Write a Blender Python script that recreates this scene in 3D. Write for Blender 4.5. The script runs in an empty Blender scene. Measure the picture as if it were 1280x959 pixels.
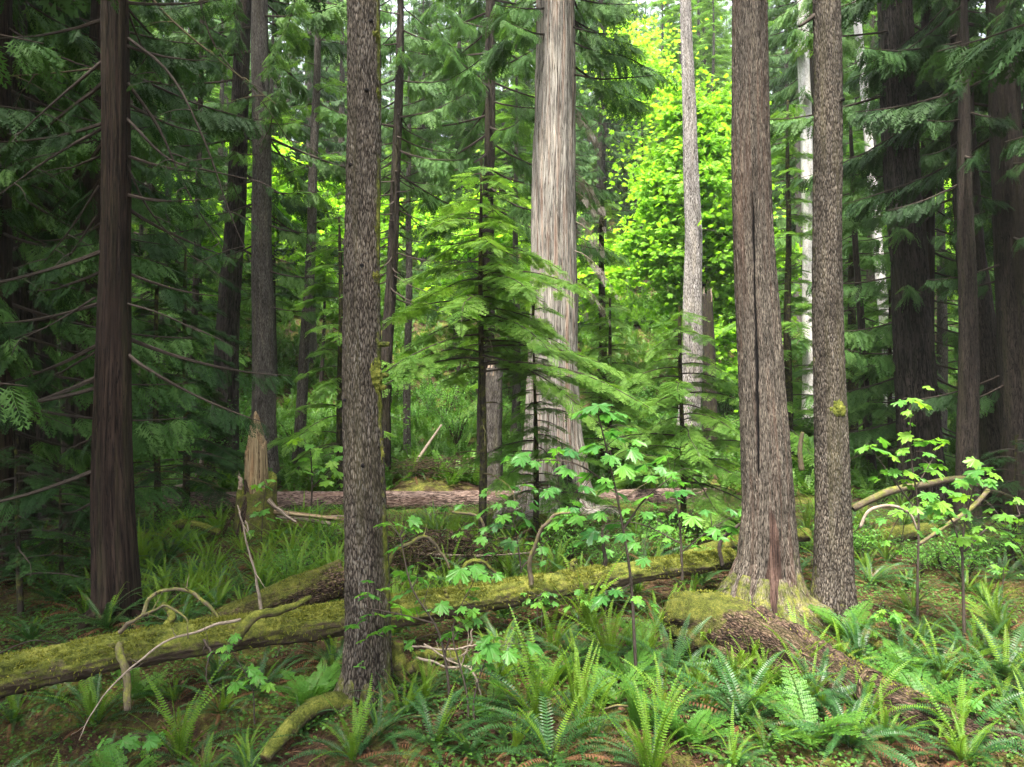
import bpy, math
import numpy as np

# ------------------------------------------------------------------ camera, sky, sun, exposure
SC = bpy.context.scene
COL = SC.collection
EYE, FPX = 2.6, 853.33          # camera height above the forest floor (taken from a bank), focal length in photo pixels
cam_d = bpy.data.cameras.new('camera'); cam_d.lens = 24.0; cam_d.sensor_width = 36.0
cam_d.clip_start = 0.05; cam_d.clip_end = 2000.0
cam = bpy.data.objects.new('camera', cam_d); COL.objects.link(cam)
cam.location = (0, 0, EYE); cam.rotation_euler = (math.pi/2, 0, 0)
SC.camera = cam

SUN_EL, SUN_AZ = math.radians(68), math.radians(200)     # azimuth clockwise from +Y: high, from behind the camera
wd = bpy.data.worlds.new('World'); SC.world = wd; wd.use_nodes = True
nt = wd.node_tree; nt.nodes.clear()
sky = nt.nodes.new('ShaderNodeTexSky'); sky.sky_type = 'NISHITA'; sky.sun_disc = False
sky.sun_elevation = SUN_EL; sky.sun_rotation = SUN_AZ
sky.air_density = 1.0; sky.dust_density = 4.0; sky.ozone_density = 1.0
bg = nt.nodes.new('ShaderNodeBackground'); bg.inputs['Strength'].default_value = 0.075
ow = nt.nodes.new('ShaderNodeOutputWorld')
hs = nt.nodes.new('ShaderNodeHueSaturation'); hs.inputs['Saturation'].default_value = .35      # thin white overcast
nt.links.new(sky.outputs['Color'], hs.inputs['Color']); nt.links.new(hs.outputs['Color'], bg.inputs['Color']); nt.links.new(bg.outputs['Background'], ow.inputs['Surface'])
sd = bpy.data.lights.new('sun', 'SUN'); sd.energy = 1.5; sd.angle = math.radians(11); sd.color = (1.0, 0.95, 0.86)
sun = bpy.data.objects.new('sun', sd); COL.objects.link(sun)
from mathutils import Vector
_sd = Vector((math.sin(SUN_AZ)*math.cos(SUN_EL), math.cos(SUN_AZ)*math.cos(SUN_EL), math.sin(SUN_EL)))
sun.rotation_euler = _sd.to_track_quat('Z', 'Y').to_euler()
SC.view_settings.view_transform = 'Standard'; SC.view_settings.look = 'None'
SC.view_settings.exposure = 4.12; SC.view_settings.gamma = 1.0
cy = SC.cycles
cy.max_bounces = 7; cy.diffuse_bounces = 4; cy.glossy_bounces = 2; cy.transmission_bounces = 4
cy.transparent_max_bounces = 4; cy.caustics_reflective = False; cy.caustics_refractive = False
cy.use_denoising = True; cy.denoiser = 'OPENIMAGEDENOISE'; cy.denoising_input_passes = 'RGB_ALBEDO_NORMAL'; cy.denoising_prefilter = 'NONE'
cy.use_adaptive_sampling = False
SC.render.engine = 'CYCLES'

# ------------------------------------------------------------------ small maths
def rng_(s): return np.random.default_rng(s)
def unit(v):
    v = np.asarray(v, float); return v/np.maximum(np.linalg.norm(v, axis=-1, keepdims=True), 1e-9)
def at(px, py, Y):
    """world point seen at photo pixel (px, py) when it stands Y metres away"""
    return np.array([(px-640.0)/FPX*Y, Y, EYE-(py-479.5)/FPX*Y])
def sstep(a, b, x):
    t = np.clip((x-a)/(b-a), 0, 1); return t*t*(3-2*t)
def _hash(ix, iy, iz, seed):
    h = (ix.astype(np.int64)*374761393 + iy.astype(np.int64)*668265263 + iz.astype(np.int64)*2147483647 + seed*144269) & 0xFFFFFFFF
    h = ((h ^ (h >> 13))*1274126177) & 0xFFFFFFFF
    h = ((h ^ (h >> 16))*2246822519) & 0xFFFFFFFF
    return ((h ^ (h >> 15)) & 0xFFFFFF)/float(0xFFFFFF)
def vnoise(p, seed=0):
    p = np.asarray(p, float); i = np.floor(p); f = p-i; u = f*f*(3-2*f)
    ix, iy, iz = (i[..., k].astype(np.int64) for k in range(3))
    r = 0
    for dx in (0, 1):
        wx = u[..., 0] if dx else 1-u[..., 0]
        for dy in (0, 1):
            wy = u[..., 1] if dy else 1-u[..., 1]
            for dz in (0, 1):
                wz = u[..., 2] if dz else 1-u[..., 2]
                r = r + wx*wy*wz*_hash(ix+dx, iy+dy, iz+dz, seed)
    return r*2-1
def fbm(p, seed=0, oct=3):
    p = np.asarray(p, float); a, r, t = 1.0, 0, 0
    for k in range(oct):
        r = r+a*vnoise(p*(2.03**k), seed+k*17); t += a; a *= .5
    return r/t

# ------------------------------------------------------------------ the lie of the land
MOUNDS = [(2.75, 7.8, .9, .05), (3.1, 7.4, .8, .04), (-1.25, 5.6, .75, .05), (-4.0, 10.9, 1.0, .22), (.9, 13.2, 1.6, .15), (-1.7, 16.2, 1.3, .35),
          (1.6, 5.9, 1.0, .04), (2.6, 5.2, 1.0, .02), (-.9, 9.6, .9, .25), (-1.2, 5.5, .42, .05), (-4.28, 7.36, .5, .07), (3.53, 7.45, .35, .05), (2.85, 7.55, .55, .05), (.8, 13.3, 1.1, .12), (3.6, 9.6, 1.2, .18), (-3.0, 7.6, .8, .12), (4.8, 7.2, 1.2, .12)]
def ground_z(x, y):
    x = np.asarray(x, float); y = np.asarray(y, float)
    z = 1.15*sstep(15, 31, y)*1.0
    z = z + np.where(y > 27, .5*(np.sqrt((y-27)**2+16)-4), 0)
    z = np.minimum(z, 40+0*y)
    p = np.stack([x, y, 0*x], -1)
    z = z + .10*fbm(p*.55, 5, 3) + .035*fbm(p*2.6, 6, 2) + .5*sstep(20, 45, y)*fbm(p*.12, 9, 2)*2
    for mx, my, mr, mh in MOUNDS:
        z = z + mh*np.exp(-((x-mx)**2+(y-my)**2)/(mr*mr))
    z = z - .5*np.exp(-((x+3.3)**2/1.6+(y-5.1)**2/.5))*1.0     # the hollow under the mossy log
    return z
def gz(x, y): return float(ground_z(np.array([x]), np.array([y]))[0])

# ------------------------------------------------------------------ mesh collector
class MB:
    def __init__(s):
        s.V, s.Q, s.T, s.B, s.R, s.K, s.C, s.qm, s.tm, s.n = [], [], [], [], [], [], [], [], [], 0
    def add(s, v, q=None, t=None, bk=None, rnd=0.5, msk=0.0, crk=0.0, mi=0):
        v = np.asarray(v, float).reshape(-1, 3); m = len(v)
        s.V.append(v)
        if q is not None and len(q):
            q = np.asarray(q, np.int64).reshape(-1, 4); s.Q.append(q+s.n); s.qm.append(np.full(len(q), mi))
        if t is not None and len(t):
            t = np.asarray(t, np.int64).reshape(-1, 3); s.T.append(t+s.n); s.tm.append(np.full(len(t), mi))
        s.B.append(v*1.0 if bk is None else np.asarray(bk, float).reshape(-1, 3))
        for L, a in ((s.R, rnd), (s.K, msk), (s.C, crk)):
            L.append(np.broadcast_to(np.asarray(a, float), (m,)))
        s.n += m
    def build(s, name, mats, parent=None, origin=None, smooth=True):
        V = np.concatenate(s.V)
        if origin is not None: V = V-np.asarray(origin, float)
        me = bpy.data.meshes.new(name)
        q = np.concatenate(s.Q) if s.Q else np.zeros((0, 4), np.int64)
        t = np.concatenate(s.T) if s.T else np.zeros((0, 3), np.int64)
        me.vertices.add(len(V)); me.vertices.foreach_set('co', V.astype(np.float32).ravel())
        loops = np.concatenate([q.ravel(), t.ravel()]).astype(np.int32)
        me.loops.add(len(loops)); me.loops.foreach_set('vertex_index', loops)
        starts = np.concatenate([np.arange(len(q))*4, len(q)*4+np.arange(len(t))*3]).astype(np.int32)
        me.polygons.add(len(starts)); me.polygons.foreach_set('loop_start', starts)
        mi = np.concatenate([np.concatenate(s.qm) if s.qm else np.zeros(0), np.concatenate(s.tm) if s.tm else np.zeros(0)]).astype(np.int32)
        me.polygons.foreach_set('material_index', mi)
        me.polygons.foreach_set('use_smooth', np.full(len(starts), smooth))
        me.update(calc_edges=True)
        a = me.attributes.new('bk', 'FLOAT_VECTOR', 'POINT'); a.data.foreach_set('vector', np.concatenate(s.B).astype(np.float32).ravel())
        for nm, L in (('rnd', s.R), ('msk', s.K), ('crk', s.C)):
            a = me.attributes.new(nm, 'FLOAT', 'POINT'); a.data.foreach_set('value', np.concatenate(L).astype(np.float32))
        for m in (mats if isinstance(mats, (list, tuple)) else [mats]): me.materials.append(m)
        o = bpy.data.objects.new(name, me); COL.objects.link(o)
        if parent is not None: o.parent = parent
        return o

def tag(o, label=None, cat=None, group=None, kind=None):
    if label: o['label'] = label
    if cat: o['category'] = cat
    if group: o['group'] = group
    if kind: o['kind'] = kind
    return o
def thing(name, label, cat, loc, group=None):
    o = bpy.data.objects.new(name, None); COL.objects.link(o); o.empty_display_size = .2
    o.location = tuple(float(c) for c in loc)
    return tag(o, label, cat, group)
def dup(root, loc, rz=0.0, sc=1.0, label=None, group=None, tilt=(0, 0)):
    r = root.copy(); COL.objects.link(r)
    r.location = tuple(float(c) for c in loc); r.rotation_euler = (tilt[0], tilt[1], rz); r.scale = (sc, sc, sc)
    if label: r['label'] = label
    if group: r['group'] = group
    for ch in root.children:
        c = ch.copy(); COL.objects.link(c); c.parent = r
        for g in ch.children:
            d = g.copy(); COL.objects.link(d); d.parent = c
    return r

# ------------------------------------------------------------------ shape makers
def resample(pts, n):
    pts = np.asarray(pts, float); d = np.r_[0, np.cumsum(np.linalg.norm(np.diff(pts, axis=0), axis=1))]
    # Catmull-Rom through the control points
    m = len(pts)
    if m < 3:
        s = np.linspace(0, d[-1], n); return np.stack([np.interp(s, d, pts[:, k]) for k in range(3)], 1), s/d[-1]
    s = np.linspace(0, d[-1], n); i = np.clip(np.searchsorted(d, s, side='right')-1, 0, m-2)
    h = d[i+1]-d[i]; t = (s-d[i])/h
    tan = np.gradient(pts, d, axis=0)
    h = h[:, None]; t = t[:, None]
    out = (2*t**3-3*t**2+1)*pts[i]+(t**3-2*t**2+t)*h*tan[i]+(-2*t**3+3*t**2)*pts[i+1]+(t**3-t**2)*h*tan[i+1]
    return out, s/d[-1]

def tube(mb, path, rad, segs=8, disp=None, cap0=False, cap1=False, off=0.0, mi=0, msk=None, up=None, jag=0.0, seed=0, crk=None, red=None):
    """a tapering tube along path; disp(theta, s) gives an offset to the radius in metres"""
    path = np.asarray(path, float); n = len(path); rad = np.broadcast_to(np.asarray(rad, float), (n,))
    T = unit(np.gradient(path, axis=0))
    a0 = np.array([1., 0, 0]) if abs(T[0][0]) < .8 else np.array([0, 0, 1.])
    if up is not None: a0 = np.asarray(up, float)
    U = np.zeros_like(T); u = a0
    for i in range(n):
        u = u-T[i]*np.dot(u, T[i]); u = u/max(np.linalg.norm(u), 1e-9); U[i] = u
    W = np.cross(T, U)
    S = np.r_[0, np.cumsum(np.linalg.norm(np.diff(path, axis=0), axis=1))]
    th = np.arange(segs)/segs*2*np.pi
    TH, SS = np.meshgrid(th, S)
    R = np.repeat(rad[:, None], segs, 1)
    if disp is not None: R = np.maximum(R+disp(TH, SS, R), .15*R)
    V = path[:, None]+R[..., None]*(np.cos(TH)[..., None]*U[:, None]+np.sin(TH)[..., None]*W[:, None])
    r0 = max(rad.max(), 1e-3)
    BK = np.stack([np.cos(TH)*r0, np.sin(TH)*r0, SS+off], -1)
    if jag:
        e = fbm(BK[-1]*14, seed, 3)
        V[-1] += T[-1]*(jag*e)[:, None]
    idx = np.arange(n*segs).reshape(n, segs); nx = np.roll(idx, -1, 1)
    Q = np.stack([idx[:-1], nx[:-1], nx[1:], idx[1:]], -1).reshape(-1, 4)
    V = V.reshape(-1, 3); BK = BK.reshape(-1, 3); tri = []
    mk = np.zeros(len(V)) if msk is None else np.asarray(msk(TH, SS)).reshape(-1)
    ck = np.zeros(len(V)) if crk is None else np.asarray(crk(TH, SS)).reshape(-1)
    rd = np.full(len(V), .0) if red is None else np.asarray(red(TH, SS)).reshape(-1)
    for on, k, sg in ((cap0, 0, -1), (cap1, n-1, 1)):
        if on:
            c = len(V); V = np.vstack([V, path[k]-T[k]*sg*.05*rad[k]]); BK = np.vstack([BK, [0, 0, S[k]+off]]); mk = np.r_[mk, 0]; ck = np.r_[ck, 1]; rd = np.r_[rd, 0]
            a, b = idx[k], nx[k]
            tri.append(np.stack([np.full(segs, c), a if sg > 0 else b, b if sg > 0 else a], 1))
    mb.add(V, Q, np.concatenate(tri) if tri else None, bk=BK, msk=mk, crk=ck, rnd=rd, mi=mi)

def rhomb(p, d, nrm, L, W, m=.45):
    sd_ = np.cross(nrm, d); sd_ = sd_/max(np.linalg.norm(sd_), 1e-9)
    return [p, p+d*L*m+sd_*W/2, p+d*L, p+d*L*m-sd_*W/2]
def stamp(mb, tv, tq, pos, M, rnd, mi=0, trnd=0, tt=None):
    n, m = len(pos), len(tv)
    if n == 0: return
    V = np.einsum('nij,mj->nmi', M, tv)+pos[:, None]
    offs = (np.arange(n)*m)[:, None, None]
    Q = (tq[None]+offs).reshape(-1, 4) if tq is not None else None
    Tt = (tt[None]+offs).reshape(-1, 3) if tt is not None else None
    R = np.repeat(np.asarray(rnd)[:, None], m, 1)+trnd
    mb.add(V.reshape(-1, 3), Q, Tt, rnd=np.clip(R, 0, 1).reshape(-1), mi=mi)
def frames(d, nrm, sc):
    d = unit(d); y = unit(np.cross(nrm, d)); z = np.cross(d, y)
    return np.stack([d, y, z], -1)*np.asarray(sc, float).reshape(-1, 1, 1)

def mk_spray(seed, nside, sub, wid, ang, droop, prof, subL=.42, pitch=0.0):
    """flat spray of narrow leaf-sized faces along +x, unit length"""
    r = rng_(seed); V = []; up = np.array([0, 0, 1.])
    V += rhomb(np.zeros(3), np.array([1., 0, -droop*.4]), up, 1.0, .02, .3)
    for k in range(nside):
        for sg in (1, -1):
            t = (k+.55+(.25 if sg > 0 else 0)*1.0)/(nside+.6); p = np.array([t, 0, -droop*t*t*.4])
            L = prof(t)*(.85+.3*r.random())
            a = math.radians(ang+r.normal(0, 5))
            d = np.array([math.cos(a), sg*math.sin(a), -droop*.35+pitch+r.normal(0, .07)]); d /= np.linalg.norm(d)
            nn = np.array([r.normal(0, .2), r.normal(0, .2), 1.0])
            V += rhomb(p, d, nn, L, wid)
            for j in range(sub):
                for s2 in (1, -1):
                    tt = (j+.7)/(sub+.5); q = p+d*L*tt
                    a2 = a*sg+s2*math.radians(40+r.normal(0, 6))
                    d2 = np.array([math.cos(a2), math.sin(a2), -droop*.4+r.normal(0, .08)]); d2 /= np.linalg.norm(d2)
                    V += rhomb(q, d2, nn, L*subL*(1-.55*tt)+.02, wid*.8)
    V = np.array(V); Q = np.arange(len(V)).reshape(-1, 4)
    return V, Q
CEDAR = [mk_spray(s, 10, 2, .030, 44, .55, lambda t: .42*(1-t)**.7+.05) for s in (1, 2, 3)]
CEDAR_LO = [mk_spray(s, 9, 1, .050, 44, .55, lambda t: .42*(1-t)**.7+.06, .5) for s in (4, 5, 6)]
HEM = [mk_spray(s, 9, 3, .034, 58, .3, lambda t: .40*(1-t)**.8+.05, .5) for s in (7, 8, 9)]
HEM_LO = [mk_spray(s, 9, 1, .045, 58, .3, lambda t: .42*(1-t)**.8+.06, .55) for s in (10, 11, 12)]
# ------------------------------------------------------------------ materials
class NT:
    def __init__(s, name):
        s.m = bpy.data.materials.new(name); s.m.use_nodes = True; s.t = s.m.node_tree; s.t.nodes.clear()
        s.out = s.n('ShaderNodeOutputMaterial')
    def n(s, kind, **kw):
        nd = s.t.nodes.new(kind)
        for k, v in kw.items(): setattr(nd, k, v)
        return nd
    def l(s, a, b): s.t.links.new(a, b)
    def attr(s, name): return s.n('ShaderNodeAttribute', attribute_name=name)
    def scaled(s, vec, sc):
        m = s.n('ShaderNodeMapping'); m.inputs['Scale'].default_value = sc; s.l(vec, m.inputs['Vector']); return m.outputs['Vector']
    def noise(s, vec, scale=1.0, detail=4, rough=.6, dist=0.0):
        k = s.n('ShaderNodeTexNoise'); k.inputs['Scale'].default_value = scale; k.inputs['Detail'].default_value = detail
        k.inputs['Roughness'].default_value = rough; k.inputs['Distortion'].default_value = dist
        s.l(vec, k.inputs['Vector']); return k.outputs['Fac']
    def vor(s, vec, scale=1.0, feature='F1', rnd=1.0):
        k = s.n('ShaderNodeTexVoronoi', feature=feature); k.inputs['Scale'].default_value = scale
        k.inputs['Randomness'].default_value = rnd; s.l(vec, k.inputs['Vector']); return k
    def ramp(s, fac, stops, interp='LINEAR'):
        r = s.n('ShaderNodeValToRGB'); e = r.color_ramp; e.interpolation = interp
        while len(e.elements) > len(stops): e.elements.remove(e.elements[-1])
        while len(e.elements) < len(stops): e.elements.new(.5)
        for el, (p, c) in zip(e.elements, stops):
            el.position = p; el.color = (*c, 1) if not np.isscalar(c) else (c, c, c, 1)
        s.l(fac, r.inputs['Fac']); return r.outputs['Color']
    def mix(s, fac, a, b, mode='MIX'):
        m = s.n('ShaderNodeMix', data_type='RGBA', blend_type=mode)
        for sock, v in ((m.inputs[0], fac), (m.inputs[6], a), (m.inputs[7], b)):
            if hasattr(v, 'is_linked') or hasattr(v, 'links'): s.l(v, sock)
            elif np.isscalar(v): sock.default_value = v
            else: sock.default_value = (*v, 1)
        return m.outputs[2]
    def math(s, op, a, b=0.0, clamp=False):
        m = s.n('ShaderNodeMath', operation=op, use_clamp=clamp)
        for sock, v in ((m.inputs[0], a), (m.inputs[1], b)):
            if hasattr(v, 'links'): s.l(v, sock)
            else: sock.default_value = v
        return m.outputs[0]
    def bump(s, h, strength=.5, dist=.02):
        b = s.n('ShaderNodeBump'); b.inputs['Strength'].default_value = strength; b.inputs['Distance'].default_value = dist
        s.l(h, b.inputs['Height']); return b.outputs['Normal']
    def princ(s, col, rough=.85, spec=.25, normal=None):
        p = s.n('ShaderNodeBsdfPrincipled')
        if hasattr(col, 'links'): s.l(col, p.inputs['Base Color'])
        else: p.inputs['Base Color'].default_value = (*col, 1)
        if hasattr(rough, 'links'): s.l(rough, p.inputs['Roughness'])
        else: p.inputs['Roughness'].default_value = rough
        p.inputs['Specular IOR Level'].default_value = spec
        if normal is not None: s.l(normal, p.inputs['Normal'])
        return p.outputs['BSDF']
    def done(s, sh): s.l(sh, s.out.inputs['Surface']); return s.m

def leaf_mat(name, c0, c1, c2, transl=.35, rough=.5, spec=.3, tcol=1.6, objvar=.45, spots=0.0, spot_sc=9):
    t = NT(name); r = t.attr('rnd').outputs['Fac']; oi = t.n('ShaderNodeObjectInfo')
    geo = t.n('ShaderNodeNewGeometry')
    patch = t.noise(geo.outputs['Position'], 1.7, 2)
    f = t.math('ADD', t.math('MULTIPLY', r, 1-objvar), t.math('MULTIPLY', oi.outputs['Random'], objvar))
    f = t.math('ADD', f, t.math('MULTIPLY', t.math('SUBTRACT', patch, .5), .5), True)
    col = t.ramp(f, [(0, c0), (.5, c1), (1, c2)])
    if spots:
        sn_ = t.noise(geo.outputs['Position'], spot_sc, 4, .65)
        col = t.mix(t.math('MULTIPLY', t.ramp(sn_, [(.56, 0.0), (.66, 1.0)]), spots), col, (.085, .050, .018))
    p = t.princ(col, rough, spec)
    tr = t.n('ShaderNodeBsdfTranslucent')
    tc = t.mix(1.0, col, (tcol*1.0, tcol, tcol*.55), 'MULTIPLY'); t.l(tc, tr.inputs['Color'])
    mx = t.n('ShaderNodeMixShader'); mx.inputs[0].default_value = transl
    t.l(p, mx.inputs[1]); t.l(tr.outputs[0], mx.inputs[2])
    return t.done(mx.outputs[0])

MOSS0, MOSS1, MOSS2 = (.014, .019, .004), (.066, .076, .012), (.165, .160, .032)
def moss_colour(t, vec):
    a = t.noise(vec, 7, 5, .75); b = t.noise(vec, 60, 4, .8)
    f = t.math('ADD', t.math('MULTIPLY', a, .6), t.math('MULTIPLY', b, .4))
    return t.ramp(f, [(.38, MOSS0), (.5, MOSS1), (.64, MOSS2)]), f
def bark_mat(name, dark, mid, light, sxy=30, sz=6, fleck=None, fleck_amt=.5, scales=0.0, bump=.6, bd=.015, tint=None, moss_on=.0, moss_up=0.0, gap=(.30, .42, .62), sheet=None, fis=0.0):
    """bark from the straightened trunk coordinates kept in 'bk'; msk = where moss grows, crk = bare rotten wood, knots, or shade painted black in splits and hollows"""
    t = NT(name); bk = t.attr('bk').outputs['Vector']; geo = t.n('ShaderNodeNewGeometry'); pos = geo.outputs['Position']
    v = t.scaled(bk, (sxy, sxy, sz))
    n1 = t.noise(v, 1.0, 6, .62, .6); n2 = t.noise(t.scaled(bk, (sxy*3.2, sxy*3.2, sz*3)), 1.0, 3, .6)
    h = t.math('ADD', t.math('MULTIPLY', n1, .7), t.math('MULTIPLY', n2, .3))
    if scales:
        vo = t.vor(t.scaled(bk, (sxy*1.3, sxy*1.3, sz*1.3)), 1.0, 'DISTANCE_TO_EDGE')
        e = t.math('MULTIPLY', vo.outputs['Distance'], 3.0, True)
        h = t.math('ADD', t.math('MULTIPLY', h, 1-scales), t.math('MULTIPLY', e, scales))
    if fis:
        fn = t.noise(t.scaled(bk, (sxy*.8, sxy*.8, max(sz*.8, .9))), 1.0, 4, .55, .8)
        fl = t.ramp(t.math('ABSOLUTE', t.math('SUBTRACT', fn, .5)), [(.0, 1.0), (.035, 0.0)])
        h = t.math('SUBTRACT', h, t.math('MULTIPLY', fl, .35))
    col = t.ramp(h, [(gap[0], dark), (gap[1], mid), (gap[2], light)])
    if tint is not None:
        big = t.noise(t.scaled(bk, (sxy*.22, sxy*.22, .55)), 1.0, 3, .6)
        col = t.mix(t.math('MULTIPLY', t.ramp(big, [(.5, 0.0), (.66, 1.0)]), .75), col, t.mix(.55, col, tint))
    if fleck is not None:
        vf = t.vor(t.scaled(bk, (sxy*2.6, sxy*2.6, sz*2.4)), 1.0, 'F1')
        sel = t.math('MULTIPLY', t.ramp(vf.outputs['Color'], [(.60, 0.0), (.66, 1.0)]), t.ramp(vf.outputs['Distance'], [(.28, 1.0), (.5, 0.0)]))
        reg = t.ramp(t.noise(t.scaled(bk, (6, 6, 2.2)), 1.0, 3), [(.38, .25), (.62, 1.0)])
        col = t.mix(t.math('MULTIPLY', t.math('MULTIPLY', sel, reg), fleck_amt), col, fleck)
    wv = t.noise(t.scaled(bk, (3, 3, 1.1)), 1.0, 4, .6)
    col = t.mix(1.0, col, t.ramp(wv, [(.3, (.62, .60, .58)), (.5, (1, 1, 1)), (.72, (1.35, 1.32, 1.25))]), 'MULTIPLY')
    redw = t.ramp(t.noise(t.scaled(bk, (40, 40, 3)), 1.0, 5), [(.35, (.010, .006, .005)), (.55, (.052, .030, .023)), (.7, (.10, .066, .052))])
    col = t.mix(t.ramp(t.attr('rnd').outputs['Fac'], [(.55, 0.0), (.8, 1.0)]), col, redw)
    mcol, mf = moss_colour(t, pos)
    msk = t.attr('msk').outputs['Fac']
    mn = t.noise(pos, 11, 6, .75)
    m = t.math('ADD', msk, t.math('MULTIPLY', t.math('SUBTRACT', mn, .5), 1.5))
    m = t.math('ADD', m, moss_on)
    if moss_up:
        sx = t.n('ShaderNodeSeparateXYZ'); t.l(geo.outputs['Normal'], sx.inputs[0])
        m = t.math('ADD', m, t.math('MULTIPLY', sx.outputs['Z'], moss_up))
    mm = t.ramp(m, [(.34, 0.0), (.68, 1.0)])
    crk = t.attr('crk').outputs['Fac']
    wood = t.ramp(t.noise(t.scaled(bk, (60, 60, 4)), 1.0, 4), [(.3, (.02, .012, .008)), (.7, (.10, .055, .028))])
    black = (.006, .005, .005)  # for knots, and for the shade painted into splits and hollows
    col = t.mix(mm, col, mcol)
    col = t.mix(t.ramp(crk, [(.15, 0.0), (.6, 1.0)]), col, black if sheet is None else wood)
    hh = t.mix(mm, h, t.noise(pos, 70, 5, .8))
    nm = t.bump(hh, bump, bd)
    return t.done(t.princ(col, .92, .12, nm))

M = {}
M['scaly'] = bark_mat('grey scaly bark', (.012, .009, .007), (.047, .038, .029), (.090, .076, .061), 30, 11, (.25, .235, .215), .35, .45, .7, .02, (.045, .040, .020), -.02, fis=1)
M['ridged'] = bark_mat('grey ridged bark', (.010, .008, .006), (.053, .043, .034), (.128, .109, .089), 40, 9, (.24, .22, .185), .35, .25, .9, .02, (.075, .040, .028), -.02, fis=1)
M['cedar'] = bark_mat('pale stringy cedar bark', (.020, .016, .013), (.155, .140, .121), (.305, .285, .255), 34, 1.5, None, 0, 0, .9, .03, (.17, .07, .035), -.1, 0, (.28, .42, .62), fis=1)
M['redcedar'] = bark_mat('dark red stringy bark', (.004, .0025, .002), (.016, .010, .0075), (.038, .025, .019), 34, 1.8, None, 0, 0, .9, .02, (.025, .024, .010), -.05, 0, (.30, .46, .66), fis=1)  # red bark, lowered further to carry the shade on the left
M['fir'] = bark_mat('deeply furrowed dark fir bark', (.005, .004, .003), (.030, .024, .021), (.064, .052, .046), 16, 3, None, 0, 0, 1.0, .05, (.025, .027, .012), -.05, 0, (.36, .48, .68), fis=1)
M['dark'] = bark_mat('dark brown bark', (.004, .003, .0025), (.017, .013, .0105), (.038, .030, .025), 28, 5, None, 0, 0, .8, .02, (.03, .03, .01), -.02, fis=1)  # brown bark, lowered to carry the shade at both sides
M['grey'] = bark_mat('grey bark', (.012, .010, .008), (.045, .039, .034), (.095, .085, .076), 28, 6, (.26, .25, .23), .4, .2, .8, .02, (.055, .05, .028), -.08, fis=1)
M['alder'] = bark_mat('smooth pale mottled bark', (.06, .054, .048), (.21, .20, .185), (.38, .365, .35), 12, 16, (.48, .48, .46), .5, 0, .4, .01, (.075, .07, .045), -.1, 0, (.25, .38, .6))
M['palefir'] = bark_mat('pale lichen grey plated bark', (.020, .016, .014), (.155, .138, .126), (.31, .29, .275), 24, 5, None, 0, .35, .9, .03, (.14, .12, .09), -.12, 0, (.28, .40, .6), fis=1)
M['mossylog'] = bark_mat('moss covered log', (.012, .008, .006), (.036, .025, .018), (.075, .055, .04), 26, 6, None, 0, 0, .8, .02, None, .55, .42, sheet=1)
M['rotlog'] = bark_mat('rotten red brown log', (.009, .006, .004), (.034, .021, .014), (.080, .053, .037), 30, 13, (.15, .105, .075), .5, .3, 1.0, .04, (.05, .045, .016), -.08, .50, sheet=1, fis=1)
M['brownlog'] = bark_mat('brown furrowed log bark', (.014, .009, .007), (.085, .058, .048), (.175, .13, .11), 26, 5, None, 0, .2, .9, .03, (.09, .05, .035), -.42, .25, sheet=1, fis=1)
M['greywood'] = bark_mat('weathered bare wood', (.05, .035, .026), (.15, .112, .084), (.27, .22, .175), 40, 3, None, 0, 0, .6, .01, (.13, .075, .045), -.4, 0, sheet=1, fis=1)
M['snagwood'] = bark_mat('split yellow brown heartwood', (.035, .022, .012), (.15, .108, .060), (.29, .225, .135), 50, 1.8, None, 0, 0, .9, .02, (.20, .085, .035), -.35, 0, sheet=1, fis=1)
M['twig'] = bark_mat('dark twig bark', (.008, .006, .005), (.026, .019, .015), (.052, .042, .034), 60, 20, None, 0, 0, .3, .005, None, -.1, .3)
M['mosstwig'] = bark_mat('mossy branch bark', (.02, .015, .010), (.055, .041, .028), (.10, .08, .058), 60, 20, None, 0, 0, .4, .005, None, .36, .2)
M['paletwig'] = bark_mat('pale bare branch', (.04, .03, .023), (.12, .094, .07), (.22, .18, .145), 60, 20, None, 0, 0, .3, .005, None, -.15, .3)

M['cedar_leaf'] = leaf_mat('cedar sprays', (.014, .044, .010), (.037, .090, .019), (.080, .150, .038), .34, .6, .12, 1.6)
M['cedar_dark'] = leaf_mat('shaded cedar sprays', (.008, .026, .007), (.019, .050, .012), (.042, .088, .024), .30, .6, .12, 1.5)  # darker copy of the cedar sprays, shade put into the colour
M['hem_leaf'] = leaf_mat('hemlock needles', (.028, .080, .012), (.068, .155, .020), (.130, .230, .038), .40, .55, .2, 1.6)
M['far_leaf'] = leaf_mat('distant conifer needles', (.04, .08, .035), (.07, .125, .05), (.12, .18, .075), .3, .6, .2, 1.3, .6)
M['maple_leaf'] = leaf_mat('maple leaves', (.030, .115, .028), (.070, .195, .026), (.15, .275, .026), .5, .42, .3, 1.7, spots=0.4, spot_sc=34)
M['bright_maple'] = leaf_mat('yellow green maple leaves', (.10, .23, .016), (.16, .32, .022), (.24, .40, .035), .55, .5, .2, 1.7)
M['fern_new'] = leaf_mat('new fern fronds', (.048, .108, .009), (.088, .168, .013), (.145, .225, .022), .42, .5, .2, 1.5, spots=0.35, spot_sc=10)
M['fern_old'] = leaf_mat('old fern fronds', (.009, .036, .009), (.022, .066, .015), (.044, .098, .025), .28, .45, .25, 1.4, spots=0.75, spot_sc=8)
M['fern_dead'] = leaf_mat('dead fern fronds', (.05, .023, .010), (.095, .046, .021), (.15, .085, .04), .2, .7, .1, 1.1)
M['lady'] = leaf_mat('lady fern fronds', (.026, .084, .011), (.050, .132, .016), (.09, .185, .028), .4, .5, .2, 1.5, spots=0.3, spot_sc=12)
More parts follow.
